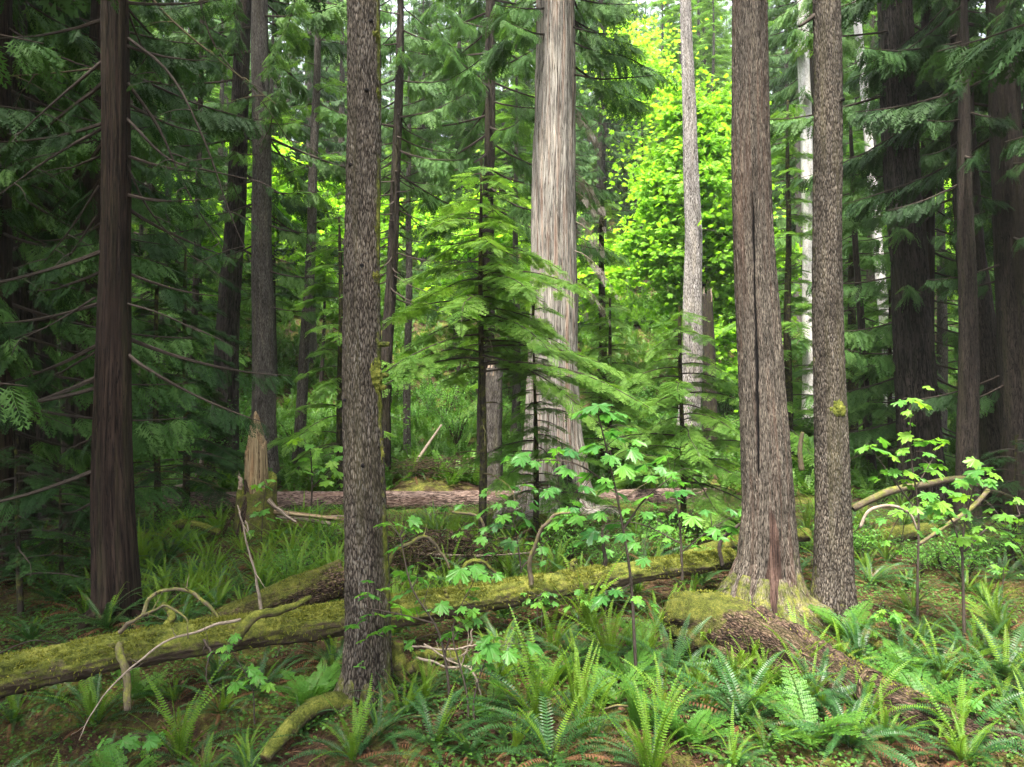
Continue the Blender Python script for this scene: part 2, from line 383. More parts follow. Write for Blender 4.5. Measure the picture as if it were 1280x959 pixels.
M['cover'] = leaf_mat('small ground plants', (.018, .056, .008), (.042, .104, .013), (.08, .16, .022), .35, .5, .2, 1.4)
M['shrub'] = leaf_mat('shrub leaves', (.020, .074, .011), (.048, .130, .018), (.09, .20, .03), .4, .5, .2, 1.5)
M['litter'] = leaf_mat('needle and leaf litter', (.024, .012, .007), (.066, .035, .019), (.15, .095, .055), .1, .85, .1, 1.0)
M['mosstuft'] = leaf_mat('moss tufts', (.030, .040, .006), (.095, .104, .015), (.200, .192, .034), .25, .8, .08, 1.3)
M['deadspray'] = leaf_mat('dry grey sprays', (.11, .09, .075), (.19, .165, .14), (.28, .255, .225), .3, .7, .1, 1.1)

def ground_mat():
    t = NT('forest floor'); p = t.n('ShaderNodeNewGeometry').outputs['Position']
    a = t.noise(p, 1.1, 5, .62); b = t.noise(p, 16, 6, .7); c = t.noise(p, 90, 3, .7)
    soil = t.ramp(t.math('ADD', t.math('MULTIPLY', b, .6), t.math('MULTIPLY', c, .4)), [(.3, (.009, .006, .004)), (.5, (.034, .020, .012)), (.7, (.085, .052, .031))])
    mcol, mf = moss_colour(t, p)
    m = t.ramp(t.math('ADD', t.math('MULTIPLY', a, .7), t.math('MULTIPLY', b, .3)), [(.46, 0.0), (.56, 1.0)])
    col = t.mix(t.math('MULTIPLY', m, .85), soil, mcol)
    return t.done(t.princ(col, .95, .1, t.bump(t.math('ADD', b, t.math('MULTIPLY', c, .5)), .8, .05)))
M['ground'] = ground_mat()
# ------------------------------------------------------------------ the forest floor, one sheet out to the horizon
def build_ground():
    def axis(lim, fine, step, grow):
        a = [0.0]; s = step
        while a[-1] < lim:
            if a[-1] > fine: s *= grow
            a.append(a[-1]+s)
        return np.array(a)
    xp = axis(700, 9, .07, 1.09); xs = np.r_[-xp[:0:-1], xp]
    yp = axis(900, 10, .07, 1.06); yn = axis(80, 1, .2, 1.25); ys = np.r_[-yn[:0:-1], yp]+5.0
    X, Yy = np.meshgrid(xs, ys)
    Z = ground_z(X, Yy)
    P = np.stack([X, Yy, 0*X], -1)
    fade = sstep(30, 14, Yy)
    Z = Z+fade*(.020*fbm(P*7, 21, 3)+.010*fbm(P*22, 22, 2))
    Z = np.where(Yy > 120, np.minimum(Z, 40), Z)
    n, m = X.shape; idx = np.arange(n*m).reshape(n, m)
    Q = np.stack([idx[:-1, :-1], idx[:-1, 1:], idx[1:, 1:], idx[1:, :-1]], -1).reshape(-1, 4)
    mb = MB(); mb.add(np.stack([X, Yy, Z], -1).reshape(-1, 3), Q)
    tag(mb.build('ground', M['ground']), 'forest floor of brown litter and moss rising into a wooded hillside', None, None, 'structure')
build_ground()

# ------------------------------------------------------------------ trunks
STYLES = {
    'scaly': lambda B, r: .010*fbm(B*[38, 38, 14], 3, 3)+.004*fbm(B*[90, 90, 40], 4, 2),
    'ridged': lambda B, r: .012*(.5-np.abs(fbm(B*[26, 26, 4], 3, 2)))*2+.005*fbm(B*[80, 80, 16], 4, 2)-.006,
    'string': lambda B, r: .020*fbm(B*[17, 17, .9], 3, 3)+.007*fbm(B*[48, 48, 2.4], 4, 2)-.004*(fbm(B*[30, 30, 5], 8, 1) > .45),
    'furrow': lambda B, r: .055*(.42-np.abs(fbm(B*[9, 9, 1.3], 3, 2)))*1.3+.012*fbm(B*[40, 40, 9], 4, 2)-.012,
    'smooth': lambda B, r: .006*fbm(B*[14, 14, 4], 3, 3),
}
class Trunk:
    """centre line and radius of a trunk given by photo measurements (row, centre, width) at its distance"""
    def __init__(s, Y, ctrl, top_h, seed=0, keep_lean=.6):
        c = sorted(ctrl, key=lambda k: k[0])              # top row first
        z = np.array([EYE-(k[0]-479.5)/FPX*Y for k in c])[::-1]
        x = np.array([(k[1]-640)/FPX*Y for k in c])[::-1]; r = np.array([k[2]/2/FPX*Y for k in c])[::-1]
        s.Y, s.zb, s.xb, s.rb = Y, z[0], x[0], r[0]
        zs = np.r_[z[0]-.35, z]; xs = np.r_[x[0], x]; rs = np.r_[r[0]*1.06, r]
        if top_h > z[-1]:
            sl = (x[-1]-x[0])/(z[-1]-z[0])*keep_lean
            zt = np.array([z[-1]+(top_h-z[-1])*f for f in (.5, 1.0)])
            zs = np.r_[zs, zt]; xs = np.r_[xs, x[-1]+sl*(zt-z[-1])]; rs = np.r_[rs, r[-1]*.6, .03]
        s.zs, s.xs, s.rs, s.seed = zs, xs, rs, seed
        s.vis = z[-1]
    def c(s, z):
        z = np.asarray(z, float)
        return np.stack([np.interp(z, s.zs, s.xs)+.015*np.sin(z*1.3+s.seed), s.Y+.02*np.sin(z*.9+2*s.seed)+0*z, z], -1)
    def r(s, z): return np.interp(z, s.zs, s.rs)
    @property
    def base(s): return np.array([s.xb, s.Y, s.zb])
    def mesh(s, mb, segs, dz, style, flare=.0, lobes=5, lobeh=.35, moss=None, crack=None, extra=None, amp=1.0, ztop=None, cap=False, jag=0.0, red=None):
        zt = s.zs[-1] if ztop is None else ztop
        zv = min(s.vis, zt)+.15
        z = np.arange(s.zs[0], zv, dz)
        if zt > zv: z = np.r_[z, np.linspace(zv, zt, 14)]
        path = s.c(z); sd = s.seed
        def disp(TH, SS, R):
            r0 = s.rs.max(); B = np.stack([np.cos(TH)*r0, np.sin(TH)*r0, SS+sd*37.0], -1)
            d = STYLES[style](B, R)*amp*np.clip(R/.10, .15, 1)
            d = d+R*.05*fbm(np.stack([np.cos(TH), np.sin(TH), SS*.6+sd], -1), 11, 2)
            if flare:
                h = np.maximum(SS-.35, 0)
                lob = np.abs(np.cos(TH*lobes/2+sd+.5*np.sin(TH*2+sd)))**1.5
                d = d+R*flare*np.exp(-h/lobeh)*(lob-.7)
            if extra is not None: d = d+extra(TH, SS)
            if crack is not None: d = d-.07*crack(TH, SS)
            return d
        tube(mb, path, s.r(z), segs, disp, off=sd*37.0, msk=moss, crk=crack, cap1=cap, up=(1, 0, 0), jag=jag, seed=sd, red=red)
    def patch(s, mb, th0, dth, z0, z1, thick, seed, mi=0, n=(26, 60)):
        """a lumpy moss cushion lying on the bark"""
        TH, Z = np.meshgrid(np.linspace(th0-dth, th0+dth, n[0]), np.linspace(z0, z1, n[1]))
        u = (TH-th0)/dth; v = (Z-z0)/(z1-z0)*2-1
        edge = 1-np.sqrt(u*u+v*v)+.45*fbm(np.stack([u*2, v*2.5, 0*u+seed], -1), seed, 3)
        R = s.r(Z)-.012+thick*np.clip(edge, -.4, 1)*(.8+.5*fbm(np.stack([TH*9, Z*22, 0*Z+seed], -1), seed+3, 3))
        C = s.c(Z); P = C+np.stack([np.cos(TH)*R, np.sin(TH)*R, 0*R], -1)
        idx = np.arange(TH.size).reshape(TH.shape)
        Q = np.stack([idx[:-1, :-1], idx[:-1, 1:], idx[1:, 1:], idx[1:, :-1]], -1).reshape(-1, 4)
        mb.add(P.reshape(-1, 3), Q, msk=1.6, mi=mi)
        # short tufts
        g = rng_(seed); k = 260
        ii = g.integers(0, TH.size, k); ok = edge.reshape(-1)[ii] > 0
        p = P.reshape(-1, 3)[ii][ok]; th = TH.reshape(-1)[ii][ok]
        tufts(mb, p, np.stack([np.cos(th), np.sin(th), 0*th], -1), .014, g, mi)
def tufts(mb, p, nrm, L, g, mi=0, droop=.3):
    n = len(p)
    if n == 0: return
    d = unit(nrm+g.normal(0, .5, (n, 3))-np.array([0, 0, droop])); sd_ = unit(np.cross(d, g.normal(0, 1, (n, 3))))
    Ls = L*g.uniform(.5, 1.6, n)[:, None]
    V = np.stack([p-sd_*Ls*.16, p+sd_*Ls*.16, p+d*Ls], 1).reshape(-1, 3)
    mb.add(V, None, np.arange(3*n).reshape(-1, 3), msk=1.6, rnd=np.repeat(g.random(n), 3), mi=mi)

# ------------------------------------------------------------------ boughs
def bough(wood, leaf, p0, az, L, r0, prof, rng, sprays, dens, size, droop, t0=.2, lat=1.0, leafy=1.0, mi=0, segs=5, bend=.0, hang=.0):
    """one bough: prof = (rise, curve) of its height along the way out; sprays set along both sides"""
    dens = dens*1.45; size = size*.78; n = 9; t = np.linspace(0, 1, n)
    out = np.array([math.cos(az), math.sin(az), 0]); side = np.array([-out[1], out[0], 0])
    wob = np.cumsum(rng.normal(0, .035, n))*L*.35
    path = np.asarray(p0)+out*(L*t)[:, None]+side*(wob+bend*L*t*t)[:, None]+np.array([0, 0, 1])*(L*(prof[0]*t+prof[1]*t*t))[:, None]
    if wood is not None: tube(wood, path, r0*(1-.88*t)+.002, segs, mi=mi, off=rng.random()*50)
    if leaf is None or leafy <= 0: return path
    k = max(4, int(dens*L*leafy)); ts = np.sort(rng.uniform(t0, 1.0, k)); ts[-1] = 1.0
    P = np.stack([np.interp(ts, t, path[:, j]) for j in range(3)], 1)
    tan = unit(np.stack([np.interp(ts, t, np.gradient(path[:, j])) for j in range(3)], 1))
    sg = np.where(np.arange(k) % 2 == 0, 1., -1.); sg[-1] = 0
    a = rng.uniform(.55, 1.15, k)*lat
    d = tan*np.cos(a)[:, None]+side*(sg*np.sin(a))[:, None]+np.array([0, 0, -1.])*(droop*rng.uniform(.4, 1.4, k))[:, None]
    nr = np.array([0, 0, 1.])+side*(sg*hang)[:, None]+rng.normal(0, .22, (k, 3))
    sc = size*(.55+.6*np.sin(np.clip((ts-t0)/(1-t0), 0, 1)*2.6+.35))*rng.uniform(.75, 1.25, k)
    which = rng.integers(0, len(sprays), k)
    for w in range(len(sprays)):
        q = which == w
        stamp(leaf, sprays[w][0], sprays[w][1], P[q], frames(d[q], nr[q], sc[q]), rng.random(q.sum()), mi=mi)
    return path
def crown(tr, wood, leaf, z0, z1, n, Lmax, kind, seed, sprays=None, dens=11, size=.42, shape='cone', az=None, leafy=1.0, r_b=.011, Lmin=.35, mi=0, rag=0):
    g = rng_(seed)
    for i in range(n):
        f = (i+g.random())/n; z = z0+(z1-z0)*f
        L = Lmax*((1-f)*.85+.18 if shape == 'cone' else 1-.35*f)*g.uniform(.6 if rag == 0 else .3, 1.1+.15*(rag > 0))
        L = max(L, Lmin); a = i*2.399+g.normal(0, .5) if az is None else g.uniform(*az)
        p0 = tr.c(z)+np.array([math.cos(a), math.sin(a), 0])*tr.r(z)*.7
        if kind == 'cedar':
            bough(wood, leaf, p0, a, L, r_b*L**.5*1.3+.004, (-.42+g.normal(0, .13), .22), g, sprays or CEDAR, dens, size, 1.1, .18, 1.0, leafy, mi, hang=.7)
        else:
            bough(wood, leaf, p0, a, L, r_b*L**.5+.003, (.12+g.normal(0, .1), -.34), g, sprays or HEM, dens, size, .16, .12, 1.0, leafy, mi)

def add_roots(tr, root, mat, angs, L, r, seed, moss=.6, h0=.32):
    g = rng_(seed)
    for a in angs:
        d = np.array([math.cos(a), math.sin(a), 0]); R = tr.rb; l = L*g.uniform(.7, 1.3); e = np.array([-d[1], d[0], 0])*g.normal(0, .25)*l
        P = [tr.base+d*R*.55+[0, 0, h0*1.5], tr.base+d*R*.85+[0, 0, h0*.62], tr.base+d*(R*1.05+l*.35)+e*.3+[0, 0, h0*.22], tr.base+d*(R+l)+e]
        P[3][2] = gz(P[3][0], P[3][1])-r*.6; P[2][2] = max(P[2][2], gz(P[2][0], P[2][1])+r*.15)
        path, s = resample(P, 26); mb = MB()
        tube(mb, path, r*(.75+.35*np.sin(s*3))*(1-.5*s*s), 18, lambda T, S, R_: R_*.28*fbm(np.stack([np.cos(T)*1.6, np.sin(T)*1.6, S*5+a*3], -1), seed, 3), msk=lambda T, S: moss+0*T, off=a*5, cap1=True)
        mb.build('root', M[mat], root, tr.base)
# ------------------------------------------------------------------ the trees of the photograph
PI = math.pi
def put_tree(name, label, tr, trunk_kw, bark, crowns=(), leafm='cedar_leaf', twigm='dark', group=None, crown_name='crown', cat='tree'):
    root = thing(name, label, cat, tr.base, group)
    mb = MB(); tr.mesh(mb, **trunk_kw); mb.build('trunk', M[bark], root, tr.base)
    if crowns:
        mb = MB()
        for kw in crowns: crown(tr, mb, mb_leaf(mb), **kw)
        mb.build(crown_name, [M[twigm], M[leafm]], root, tr.base, smooth=False)
    return root
class mb_leaf:                       # writes into the same mesh with the leaf material
    def __init__(s, mb): s.mb = mb
    def add(s, *a, **k): k['mi'] = 1; s.mb.add(*a, **k)

def splash(tr, th0, wth, z0, hz):
    return lambda TH, SS: 1.0*np.exp(-(np.angle(np.exp(1j*(TH-th0)))/wth)**2)*np.exp(-((SS-.35)-z0)**2/hz**2)
def footmoss(h, amt=.9): return lambda TH, SS: amt*np.exp(-np.maximum(SS-.35, 0)/h)
CAMSIDE = -PI/2

# A: the nearest trunk, scaly bark with moss on its right edge
trA = Trunk(5.54, [(0, 452, 40), (300, 454, 43), (600, 456, 50), (800, 457, 57), (850, 455, 64), (884, 455, 76)], 24, 1)
rightmoss = lambda TH, SS: .85*np.exp(-(np.angle(np.exp(1j*(TH+.25)))/.30)**2)*(.4+.6*np.sin(SS*2.3+1)**2)+.62*np.exp(-np.maximum(SS-.35, 0)/.22)+.30*np.exp(-(np.angle(np.exp(1j*(TH-PI)))/.5)**2)*np.exp(-SS/1.5)
A = put_tree('conifer_tree', 'nearest tall trunk with flecked scaly grey bark and moss cushions down its right edge', trA,
             dict(segs=150, dz=.012, style='scaly', flare=.40, lobes=7, lobeh=.20, moss=rightmoss), 'scaly',
             [dict(z0=9, z1=23, n=20, Lmax=2.6, kind='hem', seed=11, sprays=HEM_LO, dens=9, size=.55)], 'hem_leaf')
for (py, th, hp, dth, th_, sd) in [(470, -.45, 46, .55, .05, 1), (120, -.35, 26, .4, .02, 2), (285, -.3, 26, .4, .022, 3), (560, -.2, 60, .35, .018, 5), (45, -.5, 20, .4, .022, 6), (345, -.4, 16, .4, .02, 7)]:
    mb = MB(); z = EYE-(py-479.5)/FPX*5.5; trA.patch(mb, th, dth, z-hp/2/FPX*5.5, z+hp/2/FPX*5.5, th_*1.5, sd)
    mb.build('moss_patch', M['mossylog'], A, trA.base)
for (py, th, L) in [(432, -.1, .08), (471, -.15, .07), (486, -.3, .06)]:
    mb = MB(); z = EYE-(py-479.5)/FPX*5.5; c = trA.c(z)[0] if np.ndim(trA.c(z)) > 1 else trA.c(z)
    d = np.array([math.cos(th), math.sin(th), .05]); r = float(trA.r(z))
    tube(mb, c+d*np.linspace(r*.7, r+L, 6)[:, None], [.022, .021, .02, .022, .024, .018], 10, lambda T, S, R: .005*fbm(np.stack([np.cos(T), np.sin(T), S*20], -1)*2, 5, 2), cap1=True, msk=lambda T, S: 1.2+0*T)
    mb.build('branch_stub', M['mossylog'], A, trA.base)
for (py, th) in [(118, -1.2), (210, -2.2), (335, -1.35), (345, -2.3), (580, -1.4), (500, -2.4), (30, -.9)]:
    mb = MB(); z = EYE-(py-479.5)/FPX*5.5; c = trA.c(z); r = float(trA.r(z)); d = np.array([math.cos(th), math.sin(th), 0])
    tube(mb, c+d*np.linspace(r*.9, r+.012, 4)[:, None], [.022, .02, .014, .006], 10, None, cap1=True, crk=lambda T, S: 1.0*(S > .012))
    mb.build('knot', M['dark'], A, trA.base)

# B: dark red trunk on the left with long drooping limbs
trB = Trunk(7.38, [(0, 146, 31), (320, 141, 34), (640, 143, 48), (740, 146, 53), (783, 146, 60)], 22, 2)
B = put_tree('cedar_tree', 'dark red brown stringy trunk on the left with long bare drooping limbs', trB,
             dict(segs=120, dz=.02, style='string', flare=.45, lobes=6, lobeh=.30, amp=.7, moss=footmoss(.5, .35),
                  extra=lambda TH, SS: -.03*np.exp(-((TH-(2*PI-1.25))/.09)**2)*sstep(2.3, .6, SS)), 'redcedar',
             [dict(z0=7.2, z1=21, n=60, Lmax=3.6, kind='cedar', seed=21, sprays=CEDAR_LO, dens=12, size=.5),
              dict(z0=1.3, z1=7.0, n=17, Lmax=2.0, kind='cedar', seed=22, dens=11, size=.30, az=(2.3, 4.0), shape='even', leafy=.8),
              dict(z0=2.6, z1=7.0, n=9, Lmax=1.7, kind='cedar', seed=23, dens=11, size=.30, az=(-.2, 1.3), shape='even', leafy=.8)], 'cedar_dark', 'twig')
B_LIMBS = [[(160, 48, 0), (205, 84, -.1), (255, 175, -.25), (292, 278, -.3), (315, 330, -.3)], [(160, 104, 0), (195, 154, .1), (232, 235, .15), (282, 317, .2)],
           [(158, 148, 0), (215, 201, -.2), (268, 215, -.4), (330, 228, -.5)], [(150, -60, 0), (200, 10, .1), (280, 80, .3), (345, 130, .5)],
           [(130, 75, 0), (64, 131, -.2), (0, 190, -.4)], [(127, 161, 0), (67, 195, -.3), (-10, 250, -.6)], [(126, 85, 0), (60, 92, .3), (-10, 96, .6)],
           [(124, 196, 0), (80, 214, .2), (33, 235, .3)], [(124, 232, 0), (87, 288, .1), (54, 330, .2)], [(119, 372, 0), (67, 404, -.3), (0, 436, -.6)],
           [(121, 270, 0), (75, 330, .2), (20, 352, .3)], [(158, 205, 0), (185, 260, .2), (240, 320, .4), (270, 345, .5)], [(119, 440, 0), (60, 480, .2), (30, 520, .3)],
           [(160, 380, 0), (200, 392, -.2), (250, 415, -.3)], [(158, 10, 0), (178, 60, .3), (205, 110, .5)], [(240, -40, .2), (270, 60, .3), (330, 130, .5), (370, 190, .8)]]
for k, pl in enumerate(B_LIMBS):
    pts = [at(px, py, 7.38+dy) for px, py, dy in pl]; path, s = resample(pts, 16)
    mb = MB(); tube(mb, path, .017*(1-.8*s)*(1.1 if k < 6 else .8), 7, lambda T, S, R: .003*fbm(np.stack([np.cos(T), np.sin(T), S*9+k], -1)*2, 5, 2), off=k)
    g = rng_(40+k)
    for f in (.45, .65, .8, .95):
        p = path[int(f*15)]; a = g.uniform(0, 6.28)
        bough(mb, mb_leaf(mb), p, a, g.uniform(.25, .6), .006, (-.3, -.2), g, CEDAR, 20, .15, .7, .2, 1.0, .7, 0, hang=.7)
    mb.build('branch', [M['mosstwig'] if k in (3, 6) else M['twig'], M['cedar_dark']], B, trB.base)

# C: the big pale cedar
trC = Trunk(13.4, [(0, 695, 46), (320, 692, 56), (450, 691, 62), (540, 692, 72), (600, 692, 88), (640, 692, 112), (652, 692, 122)], 34, 3)
hollow = lambda TH, SS: 1.3*np.exp(-((TH-(2*PI-1.22)+.1*np.sin(SS*5))/.27)**2)*sstep(1.75, .9, SS+.2*np.sin(TH*30))  # shallow hollow, the shade inside it painted black
C_ = put_tree('cedar_tree', 'broad pale grey stringy cedar trunk with a dark hollow at its flared foot', trC,
             dict(segs=180, dz=.022, style='string', flare=.20, lobes=6, lobeh=.5, amp=1.5, crack=hollow, moss=footmoss(1.0, .58)), 'cedar',
             [dict(z0=9.4, z1=32, n=48, Lmax=3.6, kind='cedar', seed=31, sprays=CEDAR_LO, dens=10, size=.62),
              dict(z0=8.6, z1=13.5, n=16, Lmax=1.9, kind='cedar', seed=32, dens=13, size=.5, az=(-.9, .9), shape='even'),
              dict(z0=9.2, z1=12.5, n=9, Lmax=1.5, kind='cedar', seed=33, dens=13, size=.5, az=(2.2, 4.2), shape='even')], 'cedar_leaf')
add_roots(trC, C_, 'cedar', [-2.7, -2.1, -1.6, -.75, -.3], .35, .15, 7, .4, .4)
add_roots(trA, A, 'scaly', [-2.7, -2.0, -1.2, -.5, .3], .16, .06, 8, .45, .2)
add_roots(trB, B, 'redcedar', [-2.8, -2.1, -1.5, -.8, -.1], .2, .07, 9, .25, .25)
mb = MB(); g = rng_(34)
for k in range(14):
    z = g.uniform(4.6, 9.8); a = g.uniform(-.5, .9); p0 = trC.c(z)+np.array([math.cos(a), math.sin(a), 0])*trC.r(z)*.8
    bough(mb, mb_leaf(mb), p0, a, g.uniform(.5, 1.0), .008, (-.1, -.9), g, HEM, 8, .26, 1.2, .2, .7, 1, 0)
mb.build('dead_spray', [M['paletwig'], M['deadspray']], C_, trC.base)

# D: slim pale plated trunk in the gap
trD = Trunk(24, [(0, 857, 12.5), (300, 867, 21), (420, 866, 24), (520, 862, 28), (552, 860, 34)], 30, 4)
D = put_tree('fir_tree', 'slim pale grey trunk standing in the bright gap before the yellow green maple', trD,
             dict(segs=60, dz=.05, style='furrow', amp=.7, flare=.1, moss=lambda T, S: .9*np.exp(-S/1.6)), 'palefir',
             [dict(z0=20, z1=29, n=10, Lmax=1.4, kind='hem', seed=41, sprays=HEM_LO, dens=9, size=.6),
              dict(z0=6, z1=17, n=12, Lmax=.9, kind='hem', seed=42, leafy=0, shape='even')], 'hem_leaf', 'twig')

# E: the cracked trunk
trE = Trunk(7.64, [(0, 935, 41), (320, 945, 49), (500, 951, 54), (640, 959, 62), (700, 960, 72), (740, 958, 92), (774, 957, 112)], 25, 5)
def crackE(TH, SS):  # carves the split; dark rot and depth shade are put into its colour
    z = trE.zb-.35+SS; py = 479.5-(z-EYE)/7.45*FPX
    c = trE.c(z)[..., 0]; r = trE.r(z)
    px = np.interp(py, [235, 320, 400, 480, 560, 600, 700], [942.5, 943.5, 945, 946.5, 947, 947, 948])
    x = (px-640)/FPX*7.42+.006*fbm(np.stack([0*z, 0*z, z*4], -1), 3, 3)
    u = np.clip((x-c)/r, -.98, .98); t0 = 2*PI-np.arccos(u)
    w = np.interp(py, [236, 300, 330, 420, 450, 520, 560, 590, 600], [.000, .020, .010, .016, .032, .026, .018, .024, 0.0])*(.8+.3*fbm(np.stack([0*z, 0*z, z*7], -1), 9, 2))
    k = np.where(w > .001, np.exp(-(((TH-t0)*r)/np.maximum(w, .002))**2*1.2), 0)
    for a, wd_, h in ((2*PI-1.98, .07, .75), (2*PI-1.28, .06, .5), (2*PI-.85, .05, .35)):  # grooves between the roots, their shade painted black as well
        k = k+.9*np.exp(-((TH-a+.06*np.sin(SS*5))/wd_)**2)*sstep(h, h*.3, SS-.35)
    return k
mossE = lambda TH, SS: .62*sstep(1.9, .3, SS)*np.exp(-(np.angle(np.exp(1j*(TH-(2*PI-.75))))/.65)**2)+.30*np.exp(-np.maximum(SS-.35, 0)/.3)
E = put_tree('conifer_tree', 'stout grey ridged trunk split by a long black vertical crack above buttressed roots', trE,
             dict(segs=240, dz=.014, style='ridged', flare=.75, lobes=10, lobeh=.38, crack=crackE, moss=mossE, red=lambda TH, SS: (1.3*np.exp(-((TH-(2*PI-1.80)+.10*np.sin(SS*4))/(.22+.3*sstep(1.3, .2, SS)))**2)+.5*fbm(np.stack([np.cos(TH)*6, np.sin(TH)*6, SS*2.2], -1), 31, 3))*sstep(1.75, .9, SS-.35)), 'ridged',
             [dict(z0=8.6, z1=24, n=24, Lmax=2.8, kind='hem', seed=51, sprays=HEM_LO, dens=9, size=.55)], 'hem_leaf')
add_roots(trE, E, 'ridged', [-2.5, -2.0, -1.45, -1.0, -.5, .1, 2.9], .45, .12, 5, .55, .34)
# F: its slimmer neighbour
trF = Trunk(7.5, [(0, 1031, 32), (320, 1036, 34.5), (640, 1040, 41), (720, 1041, 47), (783, 1041, 62)], 22, 6)
Ft = put_tree('conifer_tree', 'slim flecked grey trunk with a round moss cushion beside the cracked trunk', trF,
             dict(segs=130, dz=.014, style='scaly', flare=.22, lobes=5, lobeh=.18, amp=1.0, moss=lambda T, S: .95*np.exp(-np.maximum(S-.35, 0)/.22)+.30*np.exp(-(np.angle(np.exp(1j*(T-PI)))/.5)**2)), 'scaly',
             [dict(z0=8.4, z1=21, n=20, Lmax=2.4, kind='hem', seed=61, sprays=HEM_LO, dens=9, size=.55)], 'hem_leaf')
add_roots(trF, Ft, 'scaly', [-2.6, -1.9, -1.2, -.5, .2], .12, .05, 6, .7, .16)
mb = MB(); z = EYE-(514-479.5)/FPX*7.3; trF.patch(mb, CAMSIDE+.15, .75, z-.10, z+.13, .05, 21); mb.build('moss_patch', M['mossylog'], Ft, trF.base)
mb = MB(); z = EYE-(128-479.5)/FPX*7.4; c = trF.c(z); r = float(trF.r(z)); d = np.array([.5, -.86, 0])
tube(mb, c+d*np.linspace(r*.8, r+.05, 5)[:, None], [.03, .028, .022, .02, .014], 9, None, cap1=True, crk=lambda T, S: 1.0*(S > .04)); mb.build('branch_stub', M['scaly'], Ft, trF.base)
path, s = resample([at(1020, 18, 7.5), at(1008, 27, 7.45), at(999, 33, 7.4)], 8); mb = MB(); tube(mb, path, .028*(1-.5*s), 8, cap1=True); mb.build('branch_stub', M['twig'], Ft, trF.base)

# G, H: dark giants on the right
trG = Trunk(15, [(0, 1116, 37), (320, 1135, 41), (560, 1150, 49), (610, 1152, 56), (628, 1153, 66)], 32, 7)
G_ = put_tree('fir_tree', 'thick deeply furrowed dark trunk leaning slightly behind the right hand shrubs', trG,
             dict(segs=120, dz=.03, style='furrow', flare=.12, amp=1.0), 'fir',
             [dict(z0=8.2, z1=30, n=46, Lmax=3.6, kind='cedar', seed=71, sprays=CEDAR_LO, dens=11, size=.6),
              dict(z0=7.6, z1=12, n=9, Lmax=1.7, kind='cedar', seed=72, sprays=CEDAR, dens=13, size=.42, shape='even', az=(-1.2, .6))], 'cedar_leaf', 'twig')
trH1 = Trunk(13.5, [(0, 1193, 21), (320, 1214, 31), (600, 1250, 42), (645, 1255, 52)], 28, 8)
H1 = put_tree('cedar_tree', 'dark blackish trunk leaning left under heavy drooping green boughs', trH1, dict(segs=80, dz=.04, style='furrow', amp=.5, flare=.1), 'dark',
             [dict(z0=8.0, z1=27, n=60, Lmax=3.6, kind='cedar', seed=81, sprays=CEDAR_LO, dens=12, size=.55),
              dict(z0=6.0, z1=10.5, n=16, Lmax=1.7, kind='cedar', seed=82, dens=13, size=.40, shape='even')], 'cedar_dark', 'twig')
trH2 = Trunk(12, [(0, 1250, 30), (320, 1264, 36), (600, 1282, 46), (668, 1284, 56)], 27, 9)
H2 = put_tree('cedar_tree', 'darkest trunk cut by the right hand side of the view', trH2, dict(segs=80, dz=.04, style='furrow', amp=.5, flare=.1), 'dark',
             [dict(z0=6.5, z1=26, n=60, Lmax=3.6, kind='cedar', seed=91, sprays=CEDAR_LO, dens=12, size=.55),
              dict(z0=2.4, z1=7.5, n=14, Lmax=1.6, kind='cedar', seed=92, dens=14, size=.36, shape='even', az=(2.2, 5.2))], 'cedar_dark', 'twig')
trH3 = Trunk(11.5, [(180, 1206, 15), (320, 1208, 19), (600, 1211, 25), (672, 1211, 36)], 10, 10)
H3 = put_tree('conifer_tree', 'short brown mossy footed trunk crossing in front of the dark leaning trunk', trH3, dict(segs=80, dz=.03, style='scaly', flare=.15, moss=lambda T, S: .55*np.exp(-S/1.2)), 'dark',
             [dict(z0=5.6, z1=9.8, n=14, Lmax=1.2, kind='cedar', seed=101, dens=14, size=.36)], 'cedar_dark', 'twig')

